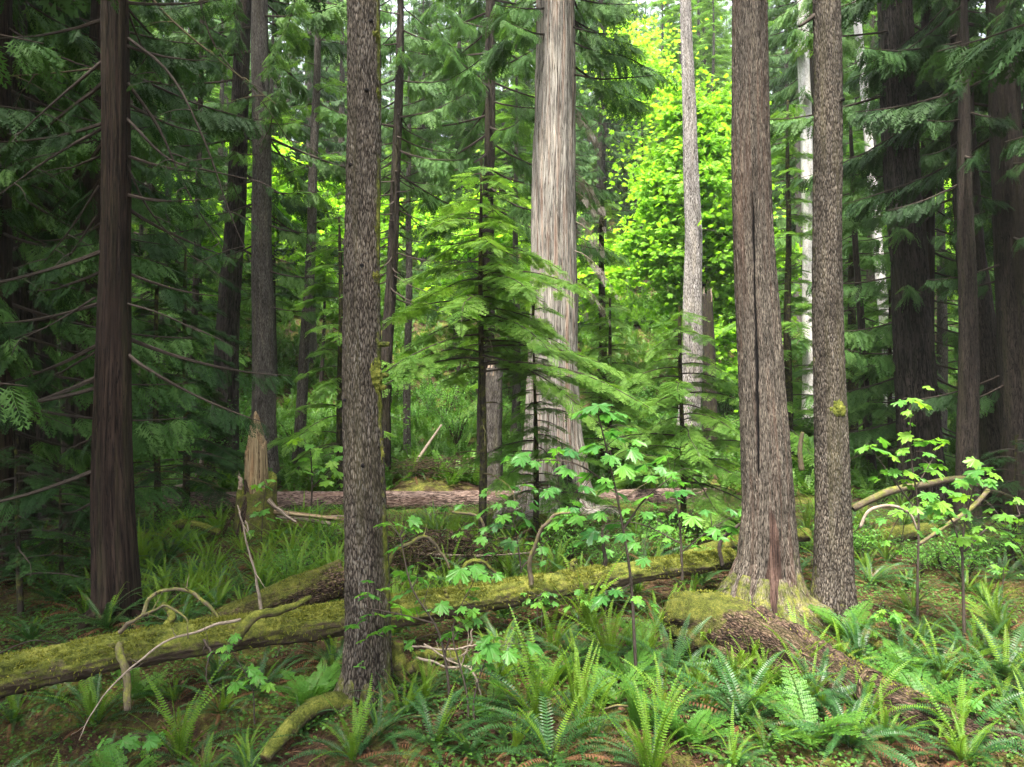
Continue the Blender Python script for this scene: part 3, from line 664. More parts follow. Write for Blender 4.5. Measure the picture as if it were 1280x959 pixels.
# left background, one by one
LEFT = [
  ('cedar_tree', 'dark trunk at the left hand edge hung with drooping sprays', 11, [(0, 18, 24), (300, 22, 28), (640, 25, 36), (690, 25, 46)], 'dark', 26, [dict(z0=5.5, z1=25, n=64, Lmax=3.4, kind='cedar', seed=111, sprays=CEDAR_LO, dens=12, size=.5), dict(z0=1.2, z1=6, n=22, Lmax=1.6, kind='cedar', seed=112, dens=14, size=.32, shape='even')], 'cedar_dark'),
  ('cedar_tree', 'mossy footed grey brown trunk half hidden behind the dark red left trunk', 10.8, [(0, 126, 18), (320, 112, 23), (560, 107, 28), (640, 104, 36), (690, 102, 54)], 'redcedar', 24, [dict(z0=7.5, z1=23, n=40, Lmax=3.2, kind='cedar', seed=121, sprays=CEDAR_LO, dens=11, size=.5)], 'cedar_dark'),
  ('cedar_tree', 'slender dark trunk just left of the mossy footed trunk', 14.5, [(0, 104, 14), (320, 92, 18), (560, 85, 21), (636, 83, 28)], 'dark', 24, [dict(z0=4, z1=23, n=44, Lmax=2.6, kind='cedar', seed=131, sprays=CEDAR_LO, dens=11, size=.5)], 'cedar_dark'),
  ('cedar_tree', 'grey trunk rising behind the shattered yellow snag', 17, [(60, 325, 20), (320, 328, 25), (520, 330, 29), (580, 330, 35), (612, 330, 46)], 'grey', 28, [dict(z0=8.5, z1=27, n=60, Lmax=4.0, kind='cedar', seed=141, sprays=CEDAR_LO, dens=11, size=.6), dict(z0=4.5, z1=10, n=16, Lmax=1.8, kind='cedar', seed=142, dens=12, size=.45, shape='even', leafy=.7)], 'cedar_leaf'),
  ('alder_tree', 'thin grey leaning trunk right of the snag', 17.5, [(120, 395, 9.5), (320, 388, 12), (480, 379, 13), (590, 370, 15), (612, 368, 19)], 'grey', 16, [dict(z0=6.5, z1=15.5, n=26, Lmax=1.9, kind='hem', seed=151, sprays=HEM_LO, dens=10, size=.45)], 'hem_leaf'),
  ('fir_tree', 'very dark furrowed trunk left of the shattered snag', 18, [(150, 300, 20), (300, 292, 24), (440, 283, 28), (560, 281, 33), (606, 281, 46)], 'fir', 28, [dict(z0=6, z1=27, n=56, Lmax=3.8, kind='cedar', seed=161, sprays=CEDAR_LO, dens=11, size=.55)], 'cedar_dark'),
  ('conifer_tree', 'thin dark leaning pole with bare drooping twigs right of the nearest trunk', 16, [(40, 500, 9), (180, 497, 10.5), (320, 490, 12.5), (440, 484, 14), (560, 480, 16), (618, 478, 20)], 'dark', 15, [dict(z0=4.6, z1=9, n=46, Lmax=1.9, kind='cedar', seed=171, leafy=0, shape='even', r_b=.008), dict(z0=7.5, z1=14.8, n=30, Lmax=2.2, kind='cedar', seed=172, sprays=CEDAR_LO, dens=11, size=.5)], 'cedar_leaf'),
  ('cedar_tree', 'dark stemmed cedar with pale blue green boughs left of the broad pale cedar', 17.5, [(0, 614, 11), (240, 611, 13.5), (600, 606, 21), (612, 606, 25)], 'dark', 20, [dict(z0=7.0, z1=19.5, n=62, Lmax=3.7, kind='cedar', seed=181, sprays=CEDAR, dens=11, size=.58, shape='even'), dict(z0=4.6, z1=8, n=18, Lmax=2.2, kind='cedar', seed=182, sprays=CEDAR, leafy=.35, dens=11, size=.5, shape='even')], 'cedar_leaf'),
  ('conifer_tree', 'thin pale grey pole seen behind the bare twigged leaning pole', 20, [(200, 511, 6), (340, 511, 8), (584, 508, 10)], 'grey', 12, [dict(z0=8, z1=11.8, n=16, Lmax=1.5, kind='hem', seed=191, sprays=HEM_LO, dens=10, size=.4)], 'hem_leaf'),
]
for nm, lab, Y, ctrl, bark, top, crs, lf in LEFT:
    tr = Trunk(Y, ctrl, top, len(lab) % 13+11)
    put_tree(nm, lab, tr, dict(segs=72, dz=.035, style='furrow' if bark in ('fir', 'dark') else 'string' if 'cedar' in nm else 'scaly', amp=.6, flare=.14, lobeh=.3, moss=footmoss(.5, .6 if 'moss' in lab else .2)), bark, crs, lf, 'twig')
POLES = [(176, 20, 5, 190, 560, 'thin grey pole, first right of the dark red left trunk'), (188, 22, 8, 175, 560, 'second thin pole right of the dark red left trunk, brown'), (208, 21, 7, 196, 548, 'third slender pole right of the dark red left trunk, greyest'),
         (246, 20, 7, 233, 556, 'dark pole leaning left between the slender poles and the furrowed trunk'), (222, 26, 6, 222, 540, 'faint far pole among the slender left poles')]
for px, Y, w, pb, pyb, lab in POLES:
    zb = gz((pb-640)/FPX*Y, Y); yb = 479.5+(EYE-zb)/Y*FPX
    tr = Trunk(Y, [(60, px+6, w*.8), (320, px, w), (yb, pb, w*1.5)], 18, px % 17)
    put_tree('conifer_tree', lab, tr, dict(segs=24, dz=.08, style='scaly', amp=.8), 'grey' if 'grey' in lab else 'dark',
             [dict(z0=9, z1=17.5, n=26, Lmax=2.0, kind='hem', seed=px, sprays=HEM_LO, dens=9, size=.5), dict(z0=3.5, z1=9, n=10, Lmax=.8, kind='cedar', seed=px+1, leafy=0, shape='even')], 'cedar_dark', 'twig')

# right background
RIGHT = [
  ('conifer_tree', 'thin dead dark spire with short bare branches right of the round moss cushion', 17.5, [(170, 1063, 4.5), (320, 1070, 7), (480, 1082, 10), (602, 1090, 12)], 'dark', 9.5, 'dead'),
  ('birch_tree', 'white barked trunk seen between the cracked trunk and its slim neighbour', 26, [(0, 1003, 14), (150, 1007, 14), (290, 1011, 15), (540, 1013, 20)], 'alder', 26, 'birch'),
  ('birch_tree', 'white barked leaning trunk left of the thick furrowed trunk', 24, [(0, 1070, 9), (280, 1095, 11), (450, 1110, 13), (552, 1116, 17)], 'alder', 22, 'birch'),
]
for nm, lab, Y, ctrl, bark, top, kind in RIGHT:
    tr = Trunk(Y, ctrl, top, len(lab) % 13+3)
    crs = [dict(z0=1.2, z1=9, n=34, Lmax=1.3, kind='cedar', seed=201, leafy=0, shape='cone', r_b=.012)] if kind == 'dead' else [dict(z0=16, z1=top-1, n=24, Lmax=2.5, kind='hem', seed=len(lab), sprays=HEM_LO, dens=9, size=.5)]
    put_tree(nm, lab, tr, dict(segs=48, dz=.05, style='smooth', amp=1.2), bark, crs, 'hem_leaf', 'twig', crown_name='bare_crown' if kind == 'dead' else 'crown')
for nm, lab, Y, ctrl, bark in [('tree_snag', 'short pale broken snag far off between the thick furrowed trunk and the dark leaning trunk', 24, [(348, 1175, 8), (385, 1175, 10), (548, 1176, 14)], 'greywood'),
                               ('tree_snag', 'mossy broken trunk stub just right of the slim pale trunk in the gap', 22, [(374, 885, 12), (450, 886, 15), (568, 889, 21)], 'dark'),
                               ('tree_snag', 'brown broken snag just right of the young hemlock stem', 15, [(464, 617, 21), (560, 616, 25), (628, 615, 32)], 'grey')]:
    tr = Trunk(Y, ctrl, -9, 4); root = thing(nm, lab, 'snag', tr.base)
    mb = MB(); tr.mesh(mb, segs=40, dz=.05, style='string', amp=1.2, cap=True, jag=.5, ztop=tr.zs[-1], moss=lambda T, S: .3+0*T); mb.build('trunk', M[bark], root, tr.base)
    mb = MB(); g = rng_(int(Y)); zt = tr.zs[-1]
    for k in range(4):
        a = g.uniform(0, 6.28); p = tr.c(zt-.1)+np.array([math.cos(a), math.sin(a), 0])*tr.r(zt)*.8
        tube(mb, p+np.array([[0, 0, 0], [.02, 0, .18], [.02, .02, g.uniform(.25, .5)]]), [.05, .035, .006], 5)
    mb.build('splinter', M['greywood'], root, tr.base)

# young hemlocks with layered flat boughs
def hemlock(label, Y, ctrl, top, seed, L, z0, n, size=.36, group=None, dead=8, leafm='hem_leaf', dens=13, spr=None, low=0):
    tr = Trunk(Y, ctrl, top, seed)
    root = thing('hemlock_sapling', label, 'young tree', tr.base, group)
    mb = MB(); tr.mesh(mb, segs=20, dz=.05, style='scaly', amp=.5, moss=lambda T, S: .4+0*T); mb.build('trunk', M['dark'], root, tr.base)
    mb = MB()
    if low: crown(tr, mb, mb_leaf(mb), z0, z0+(top-z0)*.5, low, L, 'hem', seed+50, HEM, dens, size, r_b=.009, rag=1, shape='even'); z0 = z0+(top-z0)*.42; L = L*.72
    crown(tr, mb, mb_leaf(mb), z0, top-.05, n, L, 'hem', seed, spr or HEM, dens, size, r_b=.009, rag=1)
    mb.build('crown', [M['twig'], M[leafm]], root, tr.base, smooth=False)
    if dead:
        mb = MB(); crown(tr, mb, None, tr.zb+.9, z0+.3, dead, L*.75, 'hem', seed+1, leafy=0, shape='even', r_b=.009)
        mb.build('bare_crown', M['mosstwig'], root, tr.base)
    return root
hemlock('young hemlock with flat layered boughs and mossy bare lower twigs before the broad pale cedar', 10.5, [(210, 601, 3), (430, 602, 7), (560, 603, 9), (692, 603, 11)], 6.0, 301, 2.4, 2.75, 24, .42, low=34)
hemlock('young hemlock spreading low layered boughs between the broad pale cedar and the cracked trunk', 11.5, [(400, 850, 4), (560, 853, 6), (672, 854, 8)], 3.9, 302, 2.0, .9, 46, .42)
hemlock('little drooping hemlock with thin twigs before the foot of the broad pale cedar', 11.2, [(455, 668, 3), (560, 669, 6), (677, 670, 8)], 3.9, 314, 1.3, .7, 40, .42)
hemlock('small hemlock of pale boughs against the foot of the thick furrowed trunk', 17, [(420, 1112, 4), (610, 1113, 8)], 5.0, 303, 1.9, .6, 40, .45)
hemlock('small hemlock right of the dark hollow, under the bright maple', 16, [(420, 762, 4), (618, 764, 8)], 4.6, 304, 1.6, .9, 44, .45)
hemlock('tall soft hemlock behind the broad pale cedar on its right', 19, [(260, 752, 6), (586, 754, 12)], 8, 305, 1.5, 1.2, 50, .45)
hemlock('bushy hemlock filling the space right of the slim flecked trunk', 20, [(250, 1065, 6), (580, 1066, 14)], 10, 306, 2.5, .8, 60, .52)
hemlock('dark hemlock between the cracked trunk and its slim neighbour', 19, [(200, 985, 5), (588, 985, 12)], 10.5, 307, 2.1, .8, 56, .5)
hemlock('low hemlock with shaded boughs left of the shattered snag', 14, [(330, 232, 4), (632, 232, 9)], 5.4, 308, 1.9, .6, 44, .42, leafm='cedar_dark')
hemlock('drooping young hemlock just right of the dark red left trunk', 11.5, [(330, 196, 4), (668, 196, 9)], 4.9, 309, 1.5, .9, 40, .36, leafm='cedar_dark')
hemlock('small hemlock with lit boughs behind the nearest trunk', 16, [(300, 425, 4), (616, 425, 9)], 6.5, 310, 2.0, .9, 46, .45)
hemlock('tiny hemlock at the lower left edge with spread flat sprays', 7.6, [(600, 20, 4), (770, 26, 8)], 2.0, 311, 1.0, .45, 24, .26, leafm='cedar_dark', dead=0)
hemlock('tiny hemlock on a thin stem left of the dark red left trunk', 8.4, [(620, 76, 3), (742, 78, 6)], 1.6, 312, .9, .6, 20, .26, leafm='cedar_dark', dead=0)
hemlock('low hemlock at the foot of the dark trunk cut by the right hand side', 9.4, [(560, 1268, 3), (718, 1266, 7)], 1.9, 313, .9, .5, 22, .26, leafm='cedar_dark', dead=0)

# the sunlit maple in the gap
def leafy_tree(name, label, cat, base, trunk_pts, r0, blobs, n_leaf, size, seed, mat, flat=.35, limb=9):
    root = thing(name, label, cat, base); g = rng_(seed)
    path, s = resample(trunk_pts, 24); mb = MB()
    tube(mb, path, r0*(1-.8*s), 12, lambda T, S, R: .1*R*fbm(np.stack([np.cos(T), np.sin(T), S], -1)*2, 5, 2))
    for c, rad in blobs:
        i = int(np.argmin(np.abs(path[:, 2]-(c[2]-1.2)))); p = path[i]; mid = (p+c)/2+np.array([0, 0, .3])
        q, s2 = resample([p, mid, c], 10); tube(mb, q, r0*.45*(1-.8*s2), 6)
    mb.build('trunk', M['dark'], root, base)
    mb = MB(); V, T = LEAF_LO; tot = sum(r**2 for _, r in blobs)
    for c, rad in blobs:
        k = int(n_leaf*rad**2/tot); lay = max(4, int(rad*5))
        # layered sprays: discs at different heights, leaves lying roughly level in each
        zc = g.uniform(-1, 1, lay); li = g.integers(0, lay, k); zz = zc[li]
        a = g.uniform(0, 2*PI, k); rr = np.sqrt(g.random(k))*np.sqrt(np.maximum(1-zz*zz, .05))*(.75+.35*np.sin(a*3+li*1.7))
        P = np.asarray(c)+np.stack([np.cos(a)*rr*rad, np.sin(a)*rr*rad, zz*rad*.9-.25*rr*rr*rad+g.normal(0, .05, k)*rad], 1)
        loose = g.random(k) < .28; P[loose] = np.asarray(c)+g.normal(0, .62, (loose.sum(), 3))*rad*[1, 1, .8]
        d = np.stack([np.cos(a), np.sin(a), -.5+0*a], 1)+g.normal(0, .45, (k, 3)); nr = np.array([0, 0, 1.])+g.normal(0, flat, (k, 3))
        stamp(mb, V, None, P, frames(d, nr, size*g.uniform(.6, 1.25, k)), g.random(k), tt=T)
    mb.build('crown', M[mat], root, base, smooth=False)
    return root
def maple_leaf(hi, seed=0):
    g = rng_(seed)
    lob = [(0, 1.0), (42, .95), (84, .74), (128, .48)]
    pts = []
    seq = [(-l[0], l[1]) for l in lob[::-1][:-1]]+lob
    for i, (a, r) in enumerate(seq):
        sc = r*(1+g.normal(0, .03))
        if hi: pts += [(a-15, sc*.70), (a-12, sc*.84), (a-5.5, sc*.83), (a, sc), (a+5.5, sc*.83), (a+12, sc*.84), (a+15, sc*.70)]
        else: pts += [(a-14, sc*.74), (a, sc), (a+14, sc*.74)]
        if i < len(seq)-1: pts.append(((a+seq[i+1][0])/2, .56*min(1, (r+seq[i+1][1])/1.75)))
    ang = np.radians([p[0] for p in pts]); R = np.array([p[1] for p in pts])
    x = np.cos(ang)*R+.12; y = np.sin(ang)*R
    z = -.22*(x*x+y*y)+.05*np.sin(ang*5)
    V = np.vstack([[0, 0, 0], np.stack([x, y, z], 1)]); n = len(x)
    T = np.array([[0, i+1, i+2] for i in range(n-1)])
    return V, T
LEAF_HI = [maple_leaf(True, s) for s in range(3)]; LEAF_LO = maple_leaf(False, 5)
bm = np.array([(870-640)/FPX*27, 27.0, gz((870-640)/FPX*27, 27)])
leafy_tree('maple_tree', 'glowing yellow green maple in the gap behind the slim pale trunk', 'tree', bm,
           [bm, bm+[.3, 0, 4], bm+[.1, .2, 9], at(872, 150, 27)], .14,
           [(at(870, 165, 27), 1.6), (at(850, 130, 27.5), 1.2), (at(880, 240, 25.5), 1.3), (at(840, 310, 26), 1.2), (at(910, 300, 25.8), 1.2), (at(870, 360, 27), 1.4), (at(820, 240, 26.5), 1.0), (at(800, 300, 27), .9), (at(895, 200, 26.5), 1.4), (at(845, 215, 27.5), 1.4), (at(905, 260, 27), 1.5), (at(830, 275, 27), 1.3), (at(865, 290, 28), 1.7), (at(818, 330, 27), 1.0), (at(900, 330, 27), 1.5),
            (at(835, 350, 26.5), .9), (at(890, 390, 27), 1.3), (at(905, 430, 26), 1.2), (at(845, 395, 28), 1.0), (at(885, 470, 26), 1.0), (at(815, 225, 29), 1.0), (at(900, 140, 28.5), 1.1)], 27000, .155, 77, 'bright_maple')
for k, (px, py, Y, rad, lab) in enumerate([(400, 250, 30, 2.2, 'bright leafy maple glimpsed behind the leaning trunk right of the snag'), (1200, 290, 27, 2.0, 'bright leafy maple glimpsed between the dark leaning trunks'),
        (800, 90, 46, 4.0, 'pale leafy maple high on the slope under the open sky'), (745, 330, 30, 1.7, 'yellow green maple showing at the right edge of the broad pale cedar'), (30, 300, 26, 1.6, 'bright maple glimpsed at the left hand edge'),
        (570, 300, 30, 2.0, 'bright maple glimpsed behind the young hemlock'), (1270, 250, 24, 1.6, 'bright maple glimpsed behind the darkest trunk'), (960, 330, 34, 2.6, 'bright maple standing behind the cracked trunk'), (225, 290, 30, 1.6, 'bright maple glimpsed through the slender left poles')]):
    c = at(px, py, Y); b = np.array([c[0], Y, gz(c[0], Y)]); g = rng_(500+k)
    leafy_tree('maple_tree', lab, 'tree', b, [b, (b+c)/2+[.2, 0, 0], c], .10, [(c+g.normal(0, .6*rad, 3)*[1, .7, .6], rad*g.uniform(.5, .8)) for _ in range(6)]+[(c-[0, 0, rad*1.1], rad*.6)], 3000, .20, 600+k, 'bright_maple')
# ------------------------------------------------------------------ fallen logs, snag, dead branches
def pxpath(pl): return np.array([at(*p) for p in pl])
def on_top(path, rad, n, g, spread=1.2):
    T = unit(np.gradient(path, axis=0)); i = g.integers(0, len(path)-1, n); f = g.random(n)[:, None]
    P = path[i]*(1-f)+path[i+1]*f; R = rad[i]
    side = unit(np.cross(T[i], np.array([0, 0, 1.]))); up = np.cross(side, T[i])
    a = g.normal(0, spread, n); N = side*np.sin(a)[:, None]+up*np.cos(a)[:, None]
    return P+N*(R*.99)[:, None], N
def make_log(name, label, pl, widths, mat, seed, ntuft=0, segs=40, amp=.02, lump=.08, cap=(True, True), jag=0.0, cat='log', step=.03, tl=.018, mossf=None, tsel=None):
    P = pxpath(pl); L = np.linalg.norm(np.diff(P, axis=0), axis=1).sum(); n = max(24, int(L/step))
    path, s = resample(P, n); ys = np.array([p[2] for p in pl])
    d = np.r_[0, np.cumsum(np.linalg.norm(np.diff(P, axis=0), axis=1))]/L
    rad = np.interp(s, d, np.array(widths)/2*ys/FPX)
    b = P[len(P)//2]; base = [b[0], b[1], gz(b[0], b[1])]
    root = thing(name, label, cat, base)
    def disp(TH, SS, R):
        B = np.stack([np.cos(TH)*.3, np.sin(TH)*.3, SS+seed*7], -1)
        return R*lump*fbm(B*[5, 5, 1.6], seed, 3)+amp*fbm(B*[24, 24, 6], seed+2, 3)+amp*.4*fbm(B*60, seed+4, 2)
    mb = MB(); tube(mb, path, rad, segs, disp, cap[0], cap[1], off=seed*7, jag=jag, seed=seed, msk=mossf); mb.build('bole', M[mat], root, base)
    g = rng_(seed)
    if ntuft:
        mb = MB(); p, nn = on_top(path, rad, ntuft, g, .85); k = (fbm(p*2.2, 4, 3) > -.25) & (True if tsel is None else tsel(p))
        tufts(mb, p[k], nn[k], tl, g); tag(mb.build('moss', M['mosstuft'], root, base, smooth=False), kind='stuff')
    return root, base, path, rad
def add_branch(root, base, pl, w, mat, seed, name='branch', tuft=0, cap1=True):
    P = pxpath(pl); path, s = resample(P, 30); Y = np.mean([p[2] for p in pl])
    ws = np.interp(s, np.linspace(0, 1, len(w)), w)/2*Y/FPX*(.78 if max(w) < 10 else 1)
    path = path+.018*np.stack([fbm(np.stack([s*7, 0*s+q, 0*s+seed], 1), 5, 3) for q in (1., 2., 3.)], 1)*np.minimum(1, s*6)[:, None]
    mb = MB(); tube(mb, path, ws, 10, lambda T, S, R: R*.25*fbm(np.stack([np.cos(T)*1.5, np.sin(T)*1.5, S*14+seed], -1), seed, 3), cap1=cap1, off=seed)
    g = rng_(seed+900)
    if max(w) < 10:                                              # broken side twigs
        for k in range(g.integers(2, 6)):
            i = int(g.integers(5, 28)); a = unit(path[min(i+1, 29)]-path[i-1]+g.normal(0, .8, 3)); l = g.uniform(.04, .22)
            tube(mb, path[i]+a*np.linspace(0, l, 5)[:, None]+g.normal(0, .006, (5, 3))*np.linspace(0, 1, 5)[:, None], np.linspace(ws[i]*.5, .001, 5), 5)
    if tuft:
        g = rng_(seed); p, nn = on_top(path, ws, tuft, g, 1.4); tufts(mb, p, nn, .016, g)
    return mb.build(name, M[mat], root, base, smooth=True)

# the long mossy log
lg, lb, lpath, lrad = make_log('fallen_log', 'long moss covered log slanting across behind the nearest trunk', [(-110, 872, 4.9), (0, 846, 5.2), (200, 806, 5.65), (430, 774, 6.4), (640, 741, 7.1), (790, 716, 7.75), (915, 698, 8.35)], [48, 46, 42, 40, 33, 27, 23], 'mossylog', 1, 30000, 56, amp=.028, lump=.15, tl=.026)
BR = [([(150, 800, 5.5), (153, 830, 5.3), (160, 870, 5.2), (160, 888, 5.2)], [9, 10, 9, 8], 'mosstwig', 80),
      ([(150, 790, 5.5), (165, 778, 5.45), (190, 764, 5.4), (215, 759, 5.35), (233, 772, 5.3), (235, 800, 5.25)], [8, 6, 5, 4, 3, 2], 'mosstwig', 40),
      ([(178, 770, 5.7), (190, 745, 5.8), (215, 737, 5.85), (245, 745, 5.9), (265, 760, 5.9), (277, 778, 5.9)], [6, 6, 5, 6, 6, 3], 'mosstwig', 40),
      ([(300, 775, 5.75), (260, 785, 5.5), (215, 800, 5.3), (170, 830, 5.1), (130, 868, 4.95), (98, 925, 4.8)], [6, 4.5, 3.5, 3, 2, 1.5], 'paletwig', 10),
      ([(285, 812, 5.7), (305, 785, 5.65), (322, 768, 5.7), (350, 763, 5.8), (388, 748, 6.0)], [12, 14, 12, 10, 6], 'mosslimb', 160),
      ([(327, 770, 5.8), (322, 735, 5.75), (315, 700, 5.7), (298, 640, 5.6)], [6, 4, 3, 2], 'paletwig', 0),
      ([(200, 790, 5.7), (215, 770, 5.8), (205, 755, 5.9)], [10, 9, 8], 'mosslimb', 80),
      ([(664, 730, 7.05), (664, 700, 7.0), (672, 672, 6.95), (688, 648, 6.9), (714, 639, 6.85)], [8, 7, 6, 6, 3], 'mosstwig', 40),
      ([(578, 745, 6.85), (575, 722, 6.85), (582, 706, 6.9), (600, 702, 6.95), (622, 718, 7.0)], [9, 8, 7, 6, 4], 'mosslimb', 80),
      ([(486, 760, 6.4), (483, 715, 6.4), (492, 690, 6.4), (503, 684, 6.4)], [9, 9, 8, 5], 'mosslimb', 80),
      ([(500, 684, 6.4), (530, 672, 6.5), (550, 690, 6.6), (562, 712, 6.6)], [5, 6, 5, 3], 'mosstwig', 50),
      ([(715, 716, 7.4), (716, 704, 7.4), (718, 698, 7.4)], [9, 8, 5], 'mosslimb', 30),
      ([(757, 715, 7.6), (755, 690, 7.55), (752, 660, 7.5)], [8, 6, 4], 'twig', 0),
      ([(560, 760, 6.75), (558, 745, 6.72), (556, 737, 6.7)], [9, 7, 5], 'mosslimb', 20),
      ([(255, 800, 5.6), (262, 815, 5.4), (258, 850, 5.35), (270, 868, 5.3)], [4, 3, 2, 1], 'twig', 0)]
M['mosslimb'] = M['mossylog']
for k, (pl, w, m, tf) in enumerate(BR): add_branch(lg, lb, pl, w, m, k+1, tuft=tf)

make_log('fallen_log', 'rotting red brown log with a bright mossy broken end, lying below the cracked trunk', [(842, 773, 6.75), (880, 780, 6.55), (930, 799, 6.3), (1010, 834, 5.85), (1090, 874, 5.45), (1200, 922, 5.1), (1330, 975, 4.75)], [60, 84, 90, 78, 68, 62, 60], 'rotlog', 2, 16000, 56, amp=.045, lump=.30, jag=.14, mossf=lambda T, S: .75*sstep(.9, .35, S)-.15, tsel=lambda p: rng_(3).random(len(p)) < .25+sstep(1.75, 1.35, p[:, 0]))
RP = pxpath([(842, 772, 6.75), (930, 800, 6.3), (1010, 838, 5.85), (1090, 878, 5.45), (1200, 925, 5.1)])
make_log('fallen_log', 'straight brown barked log lying across beyond the shattered snag', [(52, 634, 14.2), (165, 630, 14.2), (400, 628, 14.2), (590, 627, 14.3), (900, 622, 14.9)], [26, 27, 27, 26, 24], 'brownlog', 3, 400, 40, amp=.02, lump=.05)
make_log('fallen_log', 'half buried mossy log with a red rotten end just beyond the long mossy log', [(225, 800, 6.9), (300, 770, 7.1), (370, 742, 7.3), (432, 722, 7.5)], [26, 36, 42, 42], 'rotlog', 4, 5000, 40, amp=.03, lump=.16, jag=.1, mossf=lambda T, S: .35*sstep(1.9, 1.2, S))
RP2 = pxpath([(225, 800, 6.9), (300, 770, 7.1), (370, 742, 7.3), (432, 722, 7.5)])
make_log('fallen_log', 'short mossy log right of the slim flecked trunk under the thin arching branch', [(1058, 674, 11.1), (1110, 669, 11.2), (1168, 662, 11.4)], [19, 21, 18], 'mossylog', 5, 900, 28)
make_log('fallen_log', 'crooked thin mossy log left of the shattered snag', [(160, 672, 10.7), (212, 668, 10.7), (222, 656, 10.7), (240, 656, 10.7), (275, 666, 10.6)], [14, 13, 11, 11, 7], 'mossylog', 6, 700, 24)
make_log('fallen_log', 'thin dark mossy log lying left of the dark red left trunk', [(-40, 805, 7.2), (50, 800, 7.2), (118, 797, 7.2)], [14, 13, 12], 'mossylog', 7, 500, 24)
make_log('fallen_log', 'thin mossy log behind the right end of the long mossy log', [(850, 700, 9.3), (900, 682, 9.4), (1010, 668, 9.8)], [14, 16, 15], 'mossylog', 8, 600, 24)
make_log('fallen_log', 'rotten stub of a log with a torn left end by the dark red left trunk', [(64, 640, 14.0), (78, 634, 14.0), (92, 630, 14.0)], [26, 24, 22], 'rotlog', 9, 0, 24, jag=.3)

# shattered snag
def shard(mb, c, r0, zb, hfun, seed, flare=0.0, segs=64, rings=70, inner=.6, tilt=(0, 0)):
    th = np.arange(segs)/segs*2*PI; t = np.linspace(0, 1, rings)
    H = np.array([hfun(a) for a in th])+.05*fbm(np.stack([np.cos(th)*9, np.sin(th)*9, 0*th+seed], -1), seed, 3)
    TH, TT = np.meshgrid(th, t); Z = zb+TT*(H[None]-zb); h = Z-zb
    B = np.stack([np.cos(TH)*r0, np.sin(TH)*r0, h+seed], -1)
    R = r0*(1-.10*h)+.020*fbm(B*[26, 26, 2], seed, 3)+.025*fbm(B*[8, 8, 2], seed+1, 2)
    R = R+flare*np.exp(-h/.3)*(1+.5*np.cos(TH*5+seed))
    V = np.stack([c[0]+R*np.cos(TH)+tilt[0]*h, c[1]+R*np.sin(TH)+tilt[1]*h, Z], -1)
    idx = np.arange(TH.size).reshape(TH.shape); nx = np.roll(idx, -1, 1)
    Q = np.stack([idx[:-1], nx[:-1], nx[1:], idx[1:]], -1).reshape(-1, 4)
    R2 = R[-1]*inner; zi = H-.12
    Vi = np.stack([c[0]+R2*np.cos(th)+tilt[0]*(H-zb), c[1]+R2*np.sin(th)+tilt[1]*(H-zb), zi], -1)
    k = TH.size; ii = k+np.arange(segs); V = np.vstack([V.reshape(-1, 3), Vi, [[c[0], c[1], H.min()-.05]]])
    Q2 = np.stack([idx[-1], nx[-1], np.roll(ii, -1), ii], -1); T = np.stack([np.full(segs, k+segs), ii, np.roll(ii, -1)], -1)
    B = np.vstack([B.reshape(-1, 3), np.stack([R2*np.cos(th), R2*np.sin(th), zi], -1), [[0, 0, 0]]])
    mb.add(V, np.vstack([Q, Q2]), T, bk=B, msk=np.r_[np.full(k, 0.), np.zeros(segs+1)]+.0)
sn = at(321, 690, 11); sr = thing('shattered_snag', 'shattered yellow brown snag ending in a sharp spike on a mossy stump', 'snag', sn)
def zpx(py): return EYE-(py-479.5)/FPX*11
mb = MB(); shard(mb, sn, .34, sn[2]-.3, lambda a: zpx(np.interp(np.degrees(a) % 360, [0, 60, 180, 230, 280, 320, 360], [600, 590, 612, 618, 612, 606, 600])), 3, .40)
g = rng_(5); st = mb.build('stump', M['mossylog'], sr, sn)
mb = MB(); shard(mb, (at(320, 600, 11)[0], 11.03), .19, zpx(660), lambda a: zpx(np.interp(np.degrees(a) % 360, [0, 40, 60, 90, 110, 150, 180, 225, 250, 272, 282, 300, 330, 360], [552, 556, 540, 520, 512, 535, 560, 575, 558, 546, 512, 548, 560, 552])), 5, .02, inner=.5, tilt=(-.01, 0)); mb.build('spike', M['snagwood'], sr, sn)
for k, (pl, w) in enumerate([([(290, 690, 10.7), (302, 660, 10.7), (308, 620, 10.75), (306, 600, 10.8)], [10, 11, 9, 3]), ([(316, 695, 10.6), (310, 660, 10.65), (296, 632, 10.7)], [3, 3, 2]), ([(335, 625, 10.7), (352, 640, 10.7), (370, 652, 10.7)], [8, 6, 3]), ([(270, 690, 10.8), (285, 655, 10.8), (296, 640, 10.9)], [7, 6, 3]), ([(300, 612, 10.7), (301, 600, 10.7), (299, 594, 10.7)], [7, 6, 3])]):
    add_branch(sr, sn, pl, w, 'rotlog' if k in (0, 3) else 'greywood', 50+k, 'splinter')
for k, (x0, y0, x1, y1, w) in enumerate([(340, 640, 430, 650, 5), (346, 645, 428, 657, 5), (352, 652, 420, 655, 4), (350, 649, 432, 645, 3.5), (338, 637, 372, 657, 4), (360, 643, 434, 661, 4), (345, 655, 425, 662, 5)]):
    p = pxpath([(x0, y0, 10.9+.06*k), ((x0+x1)/2, (y0+y1)/2-.5, 10.95+.05*k), (x1, y1, 11.0+.05*k)]); b = p.mean(0); mb = MB()
    path, s = resample(p, 14); tube(mb, path, w/2*11/FPX*(1-.3*s), 6, lambda T, S, R: R*.35*np.cos(2*T+k), True, True, off=k*3, jag=.06)
    tag(mb.build('split_plank', M['greywood' if k % 2 else 'snagwood']), 'split pale splinter of wood in the heap right of the shattered snag', 'plank', 'splintered wood beside the snag').location = (0, 0, 0)

